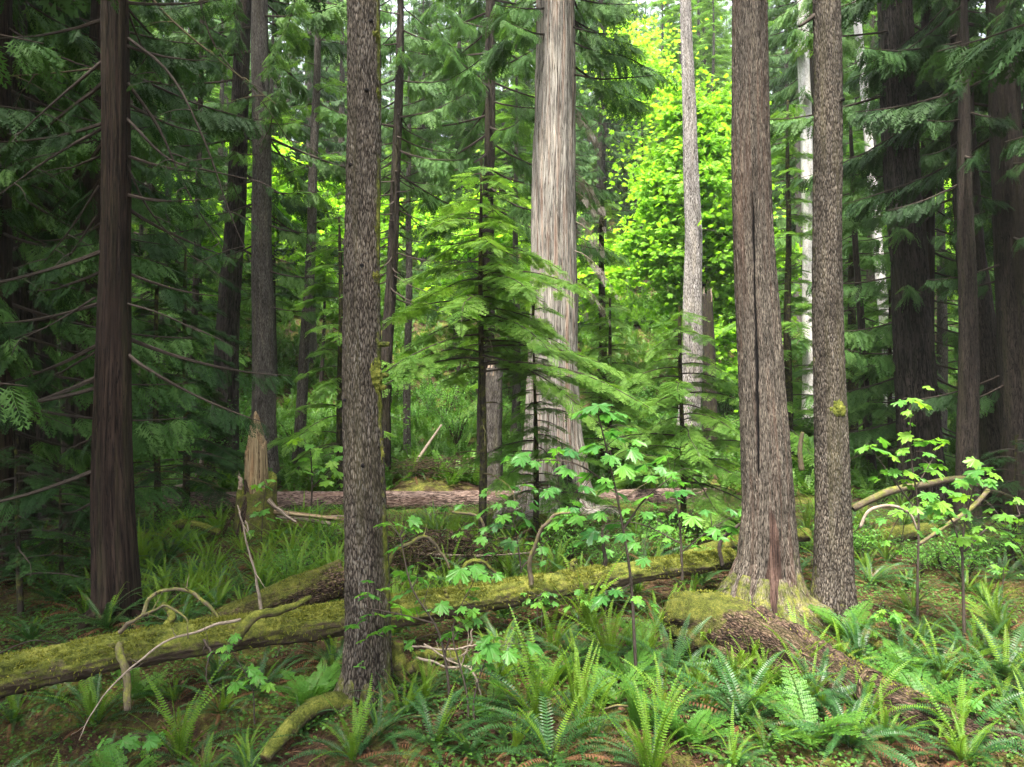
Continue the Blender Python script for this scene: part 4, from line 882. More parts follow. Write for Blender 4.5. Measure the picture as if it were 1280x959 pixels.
# root tangle right of the nearest trunk
rt_b = at(560, 868, 5.9); rt = thing('root_tangle', 'tangle of mossy roots and sticks right of the nearest trunk', 'roots', rt_b)
for k, (pl, w, m) in enumerate([([(500, 880, 5.75), (500, 845, 5.75), (497, 815, 5.75), (499, 803, 5.75)], [26, 22, 21, 14], 'mossylog'), ([(505, 840, 5.8), (522, 832, 5.75), (538, 846, 5.7), (548, 866, 5.65)], [14, 17, 16, 12], 'mossylog'),
    ([(548, 872, 6.0), (590, 858, 6.0), (640, 858, 6.0), (690, 874, 6.0)], [20, 26, 26, 14], 'mossylog'), ([(515, 822, 6.2), (560, 820, 6.2), (600, 838, 6.2)], [14, 16, 12], 'mossylog'), ([(590, 815, 6.6), (640, 808, 6.6), (680, 812, 6.6)], [18, 22, 14], 'rotlog'),
    ([(535, 825, 5.9), (545, 845, 5.85), (556, 868, 5.8)], [6, 6, 4], 'mosstwig'), ([(515, 808, 5.9), (560, 811, 5.9), (600, 806, 5.9)], [3, 3, 2], 'paletwig'), ([(530, 805, 6.0), (560, 825, 5.9), (590, 835, 5.8)], [3, 3, 2], 'paletwig'),
    ([(520, 822, 5.7), (560, 833, 5.7), (588, 836, 5.6), (600, 868, 5.5), (605, 905, 5.4)], [4, 4, 4, 3, 2], 'paletwig'), ([(575, 840, 6.0), (580, 820, 6.0), (588, 806, 6.0), (590, 785, 6.0)], [4, 3, 3, 2], 'paletwig'), ([(600, 850, 6.0), (612, 838, 6.0), (640, 845, 6.1), (655, 836, 6.1)], [10, 12, 10, 7], 'mossylog'), ([(556, 815, 6.0), (562, 840, 6.0), (560, 860, 6.0)], [5, 5, 4], 'mosstwig')]):
    add_branch(rt, rt_b, pl, w, m, 70+k, 'root' if w[0] > 5 else 'stick', tuft=int(w[1]*14) if m == 'mossylog' else 0)
for pl, w in [([(440, 880, 5.4), (410, 878, 5.25), (385, 888, 5.1), (345, 930, 4.8), (330, 950, 4.7)], [26, 24, 22, 20, 14]), ([(470, 884, 5.4), (490, 890, 5.3), (520, 930, 5.0)], [16, 13, 8])]:
    add_branch(A, trA.base, pl, w, 'mossylog', 91, 'root', tuft=300)
rb = at(500, 950, 4.72); r2 = thing('old_stump', 'small pointed mossy stump low in front of the nearest trunk', 'stump', rb)
add_branch(r2, rb, [(515, 975, 4.75), (512, 955, 4.73), (520, 938, 4.72)], [40, 28, 4], 'mossylog', 93, 'stub', tuft=200); add_branch(r2, rb, [(515, 955, 4.75), (545, 950, 4.72), (575, 970, 4.7)], [16, 14, 8], 'mossylog', 94, 'root', tuft=150)

# single dead branches and sticks
def stick(name, label, pl, w, mat, seed, tuft=0, cat='branch', group=None):
    P = pxpath(pl); b = P[0]; root = None
    path, s = resample(P, 26); Y = np.mean([p[2] for p in pl]); ws = np.interp(s, np.linspace(0, 1, len(w)), w)/2*Y/FPX
    mb = MB(); tube(mb, path, ws, 9, lambda T, S, R: R*.25*fbm(np.stack([np.cos(T)*1.5, np.sin(T)*1.5, S*14+seed], -1), seed, 3), True, True, off=seed)
    if tuft:
        g = rng_(seed); p, nn = on_top(path, ws, tuft, g, 1.4); tufts(mb, p, nn, .014, g)
    o = mb.build(name, M[mat], None, b); o.location = tuple(b); tag(o, label, cat, group)
stick('fallen_branch', 'long thin branch arching low before the thick furrowed trunk', [(1066, 636, 9.2), (1105, 617, 9.2), (1160, 605, 9.3), (1205, 599, 9.4), (1240, 613, 9.4), (1290, 634, 9.5)], [9, 9, 8, 8, 7, 5], 'mosstwig', 1, 100)
stick('fallen_branch', 'yellow mossy stick rising to the right among the right hand shrubs', [(1148, 681, 8.2), (1190, 652, 8.2), (1222, 628, 8.3), (1236, 612, 8.3)], [4, 5, 6, 5], 'mosstwig', 2, 50)
stick('fallen_branch', 'pale bare pole leaning to the right beyond the brown log', [(503, 606, 16.6), (528, 566, 17.1), (552, 531, 17.6)], [5, 4, 2.5], 'paletwig', 3)
stick('fallen_branch', 'reddish curved dead root standing on the lower rotten log', [(1086, 905, 5.15), (1076, 872, 5.2), (1076, 852, 5.25), (1084, 838, 5.3), (1102, 842, 5.3)], [6, 7, 8, 7, 3], 'rotlog', 4)
stick('fallen_branch', 'pale twisted stick left of the very dark furrowed trunk', [(236, 606, 15.6), (249, 590, 15.6), (254, 568, 15.7), (258, 552, 15.7)], [6, 7, 5, 4], 'paletwig', 5)
stick('fallen_branch', 'pale fallen pole lying above the left part of the brown log', [(198, 614, 15.4), (225, 608, 15.4), (245, 601, 15.5)], [5, 5, 4], 'paletwig', 6)
stick('fallen_branch', 'reddish stick lying above the crooked mossy log', [(225, 650, 11.2), (250, 646, 11.2), (285, 650, 11.1)], [3, 3, 2], 'rotlog', 7)
stick('fallen_branch', 'mossy forked stick standing right of the cracked trunk', [(1002, 588, 15), (1000, 562, 15), (1003, 540, 15)], [7, 6, 4], 'mosstwig', 8, 50)
stick('fallen_branch', 'dark curved branch leaning on the right end of the long mossy log', [(903, 708, 8.0), (900, 680, 8.0), (925, 655, 8.0)], [5, 5, 4], 'twig', 9)
stick('fallen_branch', 'thin pale twig drooping at the right hand shrubs', [(1075, 660, 8.6), (1085, 640, 8.6), (1110, 632, 8.6), (1135, 640, 8.6), (1148, 665, 8.6)], [4, 4, 4, 3, 2], 'paletwig', 10)
stick('fallen_branch', 'bare twig bent between the maple leaves behind the long mossy log', [(565, 640, 9.2), (600, 648, 9.2), (608, 672, 9.2)], [3, 4, 3], 'mosstwig', 11)
stick('fallen_branch', 'pale thin stick lying level behind the long mossy log', [(525, 692, 8.8), (590, 695, 8.8), (665, 691, 8.9)], [3, 3, 2], 'paletwig', 12)
g = rng_(99)
for k in range(60):                                                # loose twigs among the ferns
    Y = g.uniform(5, 13); px = g.uniform(0, 1280); x = (px-640)/FPX*Y; a = g.uniform(0, PI); L = g.uniform(.25, .8)
    q = np.array([[x+math.cos(a)*L*f+g.normal(0, .03), Y+math.sin(a)*L*f, 0] for f in (-.5, -.1, .2, .5)]); q[:, 2] = ground_z(q[:, 0], q[:, 1])+g.uniform(.02, .16, 4)
    path, s = resample(q, 14); mb = MB(); tube(mb, path, .008*(1-.6*s)*g.uniform(.6, 1.3), 6, None, True, True, off=k)
    o = mb.build('fallen_twig', M[['paletwig', 'twig', 'mosstwig', 'rotlog'][k % 4]], None, q[0]); o.location = tuple(q[0]); tag(o, 'thin broken twig lying loose on the litter among the ferns', 'twig', 'twigs scattered among the ferns')
def brush(label, c, rad, h, n, seed):
    root_b = np.array([c[0], c[1], gz(c[0], c[1])]); g = rng_(seed); mb = MB()
    for k in range(n):
        a = g.uniform(0, 6.28); p = root_b+np.array([g.normal(0, .4)*rad, g.normal(0, .25)*rad, g.uniform(0, h)*.8]); L = g.uniform(.3, .9)*rad
        q = p+np.array([[0, 0, 0], [math.cos(a)*L*.5, math.sin(a)*L*.4, g.uniform(-.02, .15)], [math.cos(a)*L, math.sin(a)*L*.8, g.uniform(-.15, .05)]])
        path, s = resample(q, 7); tube(mb, path, .009*(1-.7*s), 4, off=k)
    tag(mb.build('brush_pile', [M['rotlog']], None, None), label, 'brush pile')
brush('heap of dry brown brush between the brown log and the leaning pale pole', (-1.85, 16.2), 1.3, .45, 260, 5)
brush('brown brush heap behind the long mossy log under the maple leaves', at(545, 690, 9.0)[:2], .9, .55, 420, 6)
# ------------------------------------------------------------------ ferns
def frond(mb, L, az, elev, curl, pairs, width, g, mi, croz=0.0, p0=(0, 0, 0), vfold=.25, taper=.85, rib=.0035, fwd=.25, double=False):
    n = 16; t = np.linspace(0, 1, n); ang = elev-curl*t**1.4
    if croz: ang = ang-croz*np.clip((t-.86)/.14, 0, 1)**1.5*3.6
    dl = L/(n-1); r = np.r_[0, np.cumsum(np.cos(ang[:-1])*dl)]; z = np.r_[0, np.cumsum(np.sin(ang[:-1])*dl)]
    out = np.array([math.cos(az), math.sin(az), 0]); side = np.array([-out[1], out[0], 0]); twist = g.normal(0, .55)
    path = np.asarray(p0)+out*r[:, None]+np.array([0, 0, 1.])*z[:, None]+side*(twist*.3*L*t*t)[:, None]
    tube(mb, path, rib*(1-.7*t)*(L/.7), 3, mi=mi)
    ts = np.linspace(.10, .985, pairs); P = np.stack([np.interp(ts, t, path[:, k]) for k in range(3)], 1)
    T = unit(np.stack([np.interp(ts, t, np.gradient(path[:, k])) for k in range(3)], 1)); N = unit(np.cross(T, side))*-1
    N = np.where((N[:, 2:] < 0) & (np.abs(T[:, 2:]) < .9), -N, N)
    prof = np.interp(ts, [.1, .2, .4, .7, .9, 1], [.55, .85, 1.0, .78, .4, .12])*width*(1 if not croz else np.interp(ts, [0, .8, 1], [1, 1, .5]))
    for sg in (1, -1):
        d = unit(side*sg+T*(fwd+g.normal(0, .05, (pairs, 1)))+N*(vfold+g.normal(0, .08, (pairs, 1))))
        ln = prof*g.uniform(.88, 1.1, pairs); nr = N-d*0
        if double:
            V, Q = LADY_P
            stamp(mb, V, Q, P, frames(d, nr, ln), np.clip(g.normal(.5, .12)+g.normal(0, .08, pairs), 0, 1), mi=mi)
        else:
            w = (L*.88/pairs)*taper*.82; a = unit(np.cross(N, d)); 
            V = np.stack([P-a*w*.42, P+d*(ln*.5)[:, None]-a*w*.40+N*(ln*.04)[:, None], P+d*ln[:, None]-N*(ln*.10)[:, None], P+d*(ln*.5)[:, None]+a*w*.40+N*(ln*.04)[:, None], P+a*w*.42], 1)
            b = np.arange(pairs)[:, None]*5
            Q = np.concatenate([b+[0, 1, 3, 4]]); Tt = b+[1, 2, 3]
            mb.add(V.reshape(-1, 3), Q, Tt, rnd=np.repeat(np.clip(g.normal(.5, .16)+g.normal(0, .06, pairs), 0, 1), 5), mi=mi)
LADY_P = mk_spray(30, 6, 0, .16, 62, .15, lambda t: .26*(1-t)**.6+.05)
FERN_M = [M['fern_new'], M['fern_old'], M['fern_dead']]
def fern_mesh(kind, seed):
    g = rng_(seed); mb = MB()
    if kind == 'sword':            # a shuttlecock of pale new fronds over a skirt of dark old ones
        for k in range(g.integers(10, 15)): frond(mb, g.uniform(.45, .85), k*2.4+g.normal(0, .3), g.uniform(.9, 1.5), g.uniform(.3, 1.3), 32, g.uniform(.032, .046), g, 0, croz=g.choice([0, .7, 1]), p0=g.normal(0, .02, 3)*[1, 1, 0])
        for k in range(g.integers(12, 18)): frond(mb, g.uniform(.5, .95), k*2.4+1+g.normal(0, .3), g.uniform(.3, 1.0), g.uniform(.8, 1.7), 34, g.uniform(.045, .065), g, 1, p0=g.normal(0, .03, 3)*[1, 1, 0])
        for k in range(g.integers(4, 10)): frond(mb, g.uniform(.4, .75), g.uniform(0, 6.28), g.uniform(.1, .8), g.uniform(.8, 1.9), 20, .045, g, 2, vfold=-.6)
    elif kind == 'upright':        # almost only bright new fronds
        for k in range(g.integers(16, 24)): frond(mb, g.uniform(.45, .95), k*2.4+g.normal(0, .3), g.uniform(.95, 1.54), g.uniform(.15, 1.1), 34, g.uniform(.028, .042), g, 0, croz=g.choice([0, .8, 1]), p0=g.normal(0, .03, 3)*[1, 1, 0])
        for k in range(8): frond(mb, g.uniform(.5, .8), g.uniform(0, 6.28), g.uniform(.3, .8), g.uniform(.9, 1.5), 30, .055, g, 1)
    elif kind == 'old':            # dark arching fronds
        for k in range(g.integers(18, 26)): frond(mb, g.uniform(.5, 1.0), k*2.4+g.normal(0, .3), g.uniform(.35, 1.2), g.uniform(.9, 1.9), 36, g.uniform(.045, .068), g, 1, p0=g.normal(0, .03, 3)*[1, 1, 0])
        for k in range(3): frond(mb, g.uniform(.5, .7), g.uniform(0, 6.28), 1.2, .6, 30, .036, g, 0, croz=1)
        for k in range(g.integers(5, 11)): frond(mb, g.uniform(.4, .75), g.uniform(0, 6.28), g.uniform(.1, .8), g.uniform(.8, 1.9), 20, .045, g, 2, vfold=-.6)
    else:                          # lady fern, lacy and pale
        for k in range(g.integers(8, 12)): frond(mb, g.uniform(.5, .8), k*2.4+g.normal(0, .3), g.uniform(.75, 1.25), g.uniform(.7, 1.2), 17, g.uniform(.12, .16), g, 0, double=True, vfold=.1, fwd=.3)
    return mb
FERN = {}
for kind, nv in (('sword', 8), ('upright', 6), ('old', 7), ('lady', 4)):
    for v in range(nv):
        o = fern_mesh(kind, 400+v+len(kind)*31).build('lady_fern' if kind == 'lady' else 'sword_fern', [M['lady'], M['lady'], M['lady']] if kind == 'lady' else FERN_M, smooth=False)
        FERN.setdefault(kind, []).append(o.data); bpy.data.objects.remove(o)
KIND_WORDS = {'sword': 'sword fern with pale new fronds over dark ones', 'upright': 'bright upright sword fern', 'old': 'dark arching old sword fern', 'lady': 'lacy pale lady fern'}
def zone(px, Y):
    if Y < 6.7:
        return 'under the left mossy log' if px < 415 else 'between nearest trunk and root tangle' if px < 640 else 'below the mossy broken log end' if px < 850 else 'crowding the upper rotten log' if px < 1060 else 'by the lower rotten log'
    if Y < 9.6:
        return 'left of dark red trunk' if px < 130 else 'between dark red trunk and mossy log' if px < 430 else 'behind the long mossy log' if px < 930 else 'beside the slim flecked trunk'
    if Y < 15:
        return 'around the shattered snag' if px < 470 else 'before the broad pale cedar' if px < 760 else 'behind the cracked trunk' if px < 1030 else 'below the thick furrowed trunk'
    return 'beyond the brown log, left' if px < 470 else 'beside the leaning pale pole' if px < 680 else 'on the rise under bright maple' if px < 1000 else 'on the rise between right trunks'
fern_spots = []
def put_fern(kind, px, Y, sc, rz, v=0, label=None, dz=0.0, rnd_tilt=None):
    x = (px-640)/FPX*Y; d = FERN[kind][v % len(FERN[kind])]
    o = bpy.data.objects.new('lady_fern' if kind == 'lady' else 'sword_fern', d); COL.objects.link(o)
    o.location = (x, Y, gz(x, Y)-.01+dz); t = rnd_tilt if rnd_tilt is not None else (0, 0); o.rotation_euler = (t[0], t[1], rz); o.scale = (sc,)*3
    if label: tag(o, label, 'fern')
    else: tag(o, KIND_WORDS[kind]+' '+zone(px, Y), 'fern', KIND_WORDS[kind].split(' with')[0]+'s '+zone(px, Y))
    fern_spots.append((x, Y))
HAND = [  # the ferns that stand out: kind, base column, base row, size, label
 ('upright', 672, 905, 1.0, 'largest bright upright sword fern, alone right of the root tangle'), ('upright', 735, 792, 1.0, 'bright upright sword fern just below the long mossy log, right of middle'), ('sword', 690, 818, .8, 'pale sword fern in front of dry red fern litter under the mossy log'),
 ('upright', 762, 828, .8, 'pale upright sword fern before the mossy broken log end'), ('sword', 885, 832, .95, 'sword fern leaning on the front of the rotten log near its mossy end'), ('upright', 1000, 852, .85, 'bright sword fern growing on top of the rotten log'),
 ('sword', 118, 935, .85, 'blue green upright sword fern under the left end of the mossy log'), ('upright', 228, 950, .85, 'pale sword fern in the litter low at the left'), ('sword', 440, 950, .75, 'yellow green fern at the foot of the nearest trunk'),
 ('old', 545, 935, .8, 'dark blue green fern spreading right of the nearest trunk foot'), ('upright', 735, 925, .75, 'stiff upright fern at the middle of the lower edge'), ('old', 690, 955, .9, 'wide flat arching fern low at the middle'),
 ('upright', 815, 968, .8, 'curl tipped fern at the lower edge before the rotten log'), ('old', 930, 905, 1.0, 'dark arching fern spilling before the rotten log'), ('lady', 1060, 800, .8, 'blue green lady fern at the foot of the slim flecked trunk'),
 ('sword', 1080, 712, .75, 'pale fern right of the slim flecked trunk, behind it'), ('lady', 1010, 930, .85, 'bright lacy fern cluster in front of the rotten log'), ('lady', 1150, 895, .85, 'bright lacy fern behind the red dead root'), ('lady', 862, 930, .6, 'small pale feathery fern low before the rotten log'),
 ('old', 1255, 850, 1.05, 'dark fern at the right hand edge in the shade'), ('upright', 1010, 665, .9, 'tall grassy green fern between the cracked trunk and the brown shade'), ('upright', 365, 690, .75, 'bright fern right of the shattered snag, beside the splintered wood')]
g = rng_(31)
for k, (kd, px, py, sc, lab) in enumerate(HAND):
    Y = EYE*FPX/(py-479.5)
    for _ in range(3): Y = (EYE-gz((px-640)/FPX*Y, Y))*FPX/(py-479.5)
    put_fern(kd, px, Y, sc, g.uniform(0, 6.28), k, lab)
# logs and trunks keep ferns out
RP_D = np.vstack([resample(RP+np.array([0, -.18, 0]), 14)[0], resample(RP2+np.array([0, -.25, 0]), 8)[0]])
RP_D = np.delete(RP_D, [9, 10, 11, 12, 13], 0)
KEEP = [(Trunk(10.75, [(600, 321, 20), (690, 321, 20)], 3), .5), (trA, .3), (trB, .32), (trE, .62), (trF, .36), (trC, .9), (trG, .7)]
def blocked(x, y):
    for tr, r in KEEP:
        if (x-tr.xb)**2+(y-tr.Y)**2 < r*r: return True
    if 12.3 < y < 15.0 and -8 < x < 4.5: return True            # open ground along the brown log
    if any((p[0]-x)**2+(p[1]+.0-y)**2 < .34**2 for p in RP_D): return True
    return np.min((lpath[:, 0]-x)**2+(lpath[:, 1]-y)**2) < .16**2
def scatter(n, Ya, Yb, kinds, w, pxr=(-60, 1340), smin=.55, smax=.95, dmin=.36, seed=0, clump=0.0):
    g = rng_(seed); k = tries = 0
    while k < n and tries < n*40:
        tries += 1
        Y = math.sqrt(g.uniform(Ya*Ya, Yb*Yb)); px = g.uniform(*pxr); x = (px-640)/FPX*Y
        if blocked(x, Y) or (clump and vnoise(np.array([[x*.8, Y*.8, 3]]), 8)[0] < clump*g.normal(.3, .5)-.25): continue
        if fern_spots and min((a-x)**2+(b-Y)**2 for a, b in fern_spots) < dmin**2: continue
        kd = kinds[g.choice(len(kinds), p=w)]
        put_fern(kd, px, Y, g.uniform(smin, smax), g.uniform(0, 6.28), int(g.integers(0, 9)), rnd_tilt=g.normal(0, .2, 2)); k += 1
g = rng_(57)
for p in resample(RP, 13)[0][3:10]:                               # ferns crowding the front of the rotten log
    px = 640+(p[0]+g.normal(-.05, .1))/(p[1]-.48)*FPX; put_fern(['sword', 'old', 'lady', 'upright'][int(g.integers(0, 4))], px, p[1]-.48+g.normal(0, .05), g.uniform(.55, .8), g.uniform(0, 6.28), int(g.integers(0, 9)), rnd_tilt=g.normal(0, .15, 2))
scatter(44, 4.6, 6.6, ['sword', 'old', 'lady', 'upright'], [.35, .35, .15, .15], (600, 1330), .5, .85, .28, 1)
scatter(30, 4.6, 6.2, ['sword', 'old', 'lady'], [.3, .55, .15], (-40, 600), .4, .75, .26, 2)
scatter(24, 8.2, 11.4, ['upright', 'sword'], [.75, .25], (165, 470), .55, .85, .22, 14)
scatter(18, 6.6, 9.4, ['sword', 'upright'], [.6, .4], (170, 700), .55, .85, .36, 13)
scatter(34, 6.6, 9.4, ['sword', 'old', 'upright'], [.4, .45, .15], (-60, 1340), .55, .9, .42, 3)
scatter(86, 7.0, 11.7, ['sword', 'upright', 'old'], [.35, .5, .15], (150, 660), .5, .85, .30, 4)
scatter(50, 8.0, 14.5, ['sword', 'upright', 'old'], [.4, .35, .25], (700, 1340), .5, .85, .42, 5)
scatter(14, 8.0, 14.0, ['old', 'sword'], [.6, .4], (-60, 150), .6, .9, .5, 6)
scatter(52, 15.2, 27, ['upright', 'sword', 'old'], [.5, .3, .2], (-40, 1320), .7, 1.1, .6, 7)

# ------------------------------------------------------------------ broad leaved shrubs
def leaf_shrub(name, label, base, stems, leaves, mat='maple_leaf', seed=0, jit=.25, cat='shrub', group=None, stemmat='twig', tiltcam=.12):
    """stems: pixel paths with their distance; leaves: (column, row, width in pixels)"""
    g = rng_(seed); b = at(*base); b[2] = min(b[2], gz(b[0], b[1])+.02); root = thing(name, label, cat, b, group)
    mb = MB(); nodes = []
    for pl, w in stems:
        P = pxpath(pl); path, s = resample(P, 20); tube(mb, path, np.linspace(w, w*.35, 20)/2*base[2]/FPX, 6, off=seed); nodes.append(path)
    nodes = np.concatenate(nodes); lm = MB()
    more = [(px+g.normal(0, .5)*w, py+g.normal(.15, .3)*w, w*g.uniform(.7, 1.05)) for px, py, w in leaves if g.random() < .9]
    for (px, py, w) in list(leaves)+more:
        Y = base[2]+g.normal(0, jit); p = at(px, py, Y); i = int(np.argmin(((nodes-p)**2).sum(1)+.0*nodes[:, 2])); q = nodes[i]
        out = p-q; out[2] = 0; a = math.atan2(out[1], out[0])+g.normal(0, .5); sz = w/FPX*base[2]*.64*g.uniform(.7, 1.12)
        d = np.array([math.cos(a), math.sin(a), -.30+g.normal(0, .15)]); nr = np.array([g.normal(0, .2), -tiltcam+g.normal(0, .2), 1.0])
        o = p-unit(d)*sz*.45
        path, s = resample([q, (q+o)/2+[0, 0, .12*np.linalg.norm(o-q)], o], 8); tube(mb, path, np.linspace(.0035, .0014, 8), 4, off=seed)
        V, T = LEAF_HI[g.integers(0, 3)]; V = V.copy(); V[:, 2] += .12*g.normal(0, 1)*V[:, 1]-g.uniform(-.05, .28)*V[:, 1]**2+.05*np.sin(V[:, 0]*7+g.uniform(0, 6))
        stamp(lm, V, None, o[None], frames(d[None], nr[None], [sz]), [g.random()], tt=T)
    mb.build('stem', M[stemmat], root, b); lm.build('foliage', M[mat], root, b, smooth=False)
S1 = [(745, 508, 46), (770, 518, 40), (725, 512, 34), (790, 535, 24), (772, 545, 38), (800, 552, 28), (826, 572, 30), (740, 560, 40), (715, 565, 30), (700, 562, 34), (690, 575, 26), (650, 570, 32), (632, 575, 26), (668, 580, 24), (760, 575, 30), (785, 588, 34), (812, 598, 30), (838, 592, 28), (850, 603, 28),
      (708, 590, 34), (730, 598, 28), (755, 605, 34), (778, 618, 30), (692, 612, 26), (803, 622, 34), (825, 632, 30), (745, 640, 36), (720, 628, 26), (765, 655, 34), (790, 665, 30), (700, 645, 30), (735, 668, 30), (872, 588, 22), (770, 740, 30), (748, 745, 28), (800, 752, 24), (820, 760, 22), (755, 600, 20)]
leaf_shrub('maple_sapling', 'tall bright leaved maple sapling on a thin dark stem in the middle', (797, 880, 5.75),
           [([(797, 890, 5.75), (793, 800, 5.75), (788, 720, 5.75), (775, 640, 5.75), (758, 560, 5.75), (748, 520, 5.75)], 5), ([(780, 660, 5.75), (810, 620, 5.7), (840, 596, 5.7)], 3), ([(768, 610, 5.75), (720, 580, 5.8), (650, 575, 5.9)], 3), ([(788, 730, 5.75), (760, 745, 5.6)], 2)], S1, seed=1)
S2 = [(480, 655, 24), (505, 658, 30), (520, 650, 26), (498, 680, 26), (525, 722, 30), (505, 718, 34), (540, 716, 26), (466, 742, 30), (480, 735, 24), (500, 742, 34), (452, 742, 24), (512, 762, 34), (490, 768, 28), (470, 792, 26), (482, 786, 24), (440, 782, 22), (460, 768, 22), (555, 760, 26), (540, 762, 22), (575, 762, 22), (450, 832, 16), (600, 712, 34), (572, 718, 40), (625, 722, 26), (590, 735, 24)]
leaf_shrub('maple_sapling', 'maple sapling with leaves hanging before the nearest trunk', (560, 905, 5.2),
           [([(562, 905, 5.2), (560, 850, 5.15), (548, 790, 5.15), (515, 735, 5.1), (500, 670, 5.1)], 4), ([(545, 780, 5.15), (500, 768, 5.05), (460, 760, 5.0)], 2.5), ([(555, 820, 5.15), (575, 760, 5.2), (595, 722, 5.2)], 2.5)], S2, seed=2, jit=.12)
leaf_shrub('maple_sapling', 'small maple sapling with hanging leaves above the root tangle', (583, 925, 5.1), [([(583, 940, 5.1), (585, 880, 5.1), (566, 800, 5.1)], 4), ([(600, 945, 5.05), (592, 880, 5.1), (610, 815, 5.1)], 3.5)],
           [(562, 792, 40), (575, 785, 28), (603, 800, 40), (618, 815, 34), (598, 822, 30), (640, 820, 34), (612, 830, 30), (585, 778, 26), (620, 797, 24)], seed=3, jit=.1)
leaf_shrub('maple_sapling', 'low maple sapling behind the long mossy log, left of the tall one', (650, 745, 8.2), [([(655, 760, 8.2), (650, 700, 8.2), (640, 640, 8.2)], 3), ([(652, 710, 8.2), (690, 670, 8.2), (720, 645, 8.2)], 2)],
           [(600, 640, 26), (620, 632, 24), (628, 648, 34), (650, 640, 26), (662, 650, 36), (645, 662, 24), (612, 662, 20), (600, 675, 18), (690, 655, 30), (668, 632, 22), (630, 620, 22), (605, 612, 18), (712, 640, 24), (680, 688, 20), (645, 680, 18), (620, 690, 18), (585, 655, 22), (572, 632, 22), (645, 610, 24), (660, 605, 22)], seed=4)
leaf_shrub('maple_sapling', 'loose maple sapling behind the right part of the long mossy log', (850, 715, 7.9), [([(853, 725, 7.9), (850, 660, 7.9), (842, 600, 7.9)], 4), ([(852, 680, 7.9), (800, 655, 7.9), (760, 650, 7.9)], 2), ([(852, 690, 7.9), (890, 660, 7.8)], 2)],
           [(840, 640, 24), (865, 650, 26), (890, 664, 30), (912, 660, 28), (935, 640, 30), (955, 646, 24), (820, 668, 24), (835, 680, 22), (790, 682, 26), (770, 668, 24), (870, 682, 24), (810, 642, 26), (780, 640, 24), (905, 672, 24), (850, 625, 20), (880, 640, 22), (760, 690, 22), (808, 700, 20)], seed=5)
S5 = [(1140, 499, 24), (1155, 505, 26), (1122, 503, 24), (1132, 515, 18), (1140, 530, 14), (1075, 560, 26), (1102, 562, 28), (1088, 556, 20), (1130, 545, 26), (1145, 548, 24), (1165, 552, 32), (1180, 550, 22), (1120, 572, 20), (1140, 585, 32), (1158, 582, 26), (1175, 582, 26), (1112, 590, 22), (1135, 600, 22), (1155, 598, 24), (1095, 600, 18), (1128, 565, 18)]
leaf_shrub('maple_sapling', 'thin maple sapling reaching up before the thick furrowed trunk', (1146, 810, 6.9), [([(1147, 815, 6.9), (1147, 720, 6.9), (1148, 640, 6.9), (1138, 560, 6.9), (1138, 502, 6.9)], 4), ([(1147, 640, 6.9), (1110, 590, 6.9), (1088, 560, 6.9)], 2.5), ([(1145, 610, 6.9), (1165, 575, 6.9)], 2.5)], S5, seed=6, jit=.15)
S6 = [(1215, 578, 32), (1230, 585, 36), (1245, 594, 28), (1220, 598, 40), (1205, 605, 32), (1238, 605, 30), (1185, 612, 34), (1200, 620, 38), (1215, 618, 28), (1160, 630, 30), (1178, 632, 36), (1190, 640, 34), (1145, 638, 28), (1165, 650, 28), (1210, 640, 28), (1235, 638, 26), (1255, 645, 32), (1272, 650, 28), (1120, 640, 26), (1132, 628, 24), (1205, 675, 40), (1190, 668, 32), (1225, 672, 26), (1218, 690, 24), (1255, 665, 26), (1265, 680, 26), (1240, 660, 24), (1150, 665, 24), (1100, 650, 22), (1180, 655, 26), (1275, 625, 26), (1105, 680, 20), (1125, 690, 20)]
leaf_shrub('maple_sapling', 'broad pale leaved maple sapling on two stems at the right', (1206, 835, 6.5), [([(1207, 840, 6.5), (1204, 740, 6.5), (1204, 670, 6.5), (1222, 590, 6.5)], 5), ([(1205, 700, 6.5), (1180, 640, 6.5), (1130, 640, 6.5)], 3), ([(1205, 690, 6.5), (1250, 650, 6.5), (1275, 645, 6.5)], 3)], [(a, b, c*.8) for a, b, c in S6], seed=7)
leaf_shrub('maple_sapling', 'yellow green maple seedling before the brown log, left of the nearest trunk', (385, 640, 12.5), [([(388, 655, 12.5), (390, 600, 12.5), (388, 558, 12.5)], 3), ([(390, 610, 12.5), (415, 585, 12.5)], 2)], [(385, 557, 26), (396, 566, 22), (378, 574, 22), (400, 582, 20), (386, 590, 20), (420, 574, 24), (424, 590, 24), (410, 600, 20), (430, 606, 22), (425, 560, 20)], seed=8)
leaf_shrub('maple_sapling', 'yellow green maple seedling in front of the shattered snag', (322, 700, 10.4), [([(326, 705, 10.4), (328, 650, 10.4), (332, 610, 10.4)], 2)], [(336, 608, 24), (325, 605, 16), (330, 640, 22), (318, 642, 18), (338, 648, 16), (312, 668, 14), (344, 662, 14)], seed=9, jit=.08)
leaf_shrub('maple_sapling', 'small bright seedling in the shade under the long mossy log', (318, 900, 5.2), [([(318, 905, 5.2), (315, 860, 5.2), (300, 830, 5.2), (285, 808, 5.2)], 2)], [(318, 838, 28), (308, 850, 34), (325, 848, 24), (298, 836, 22), (285, 810, 20), (272, 812, 18), (290, 800, 20), (278, 820, 16)], seed=10, jit=.06)
leaf_shrub('maple_sapling', 'small pale seedling standing on the lower rotten log', (1214, 915, 5.1), [([(1215, 920, 5.1), (1214, 885, 5.1)], 2)], [(1210, 878, 24), (1222, 880, 22), (1204, 884, 20), (1228, 890, 18), (1216, 872, 18)], seed=11, jit=.05)
g = rng_(71)
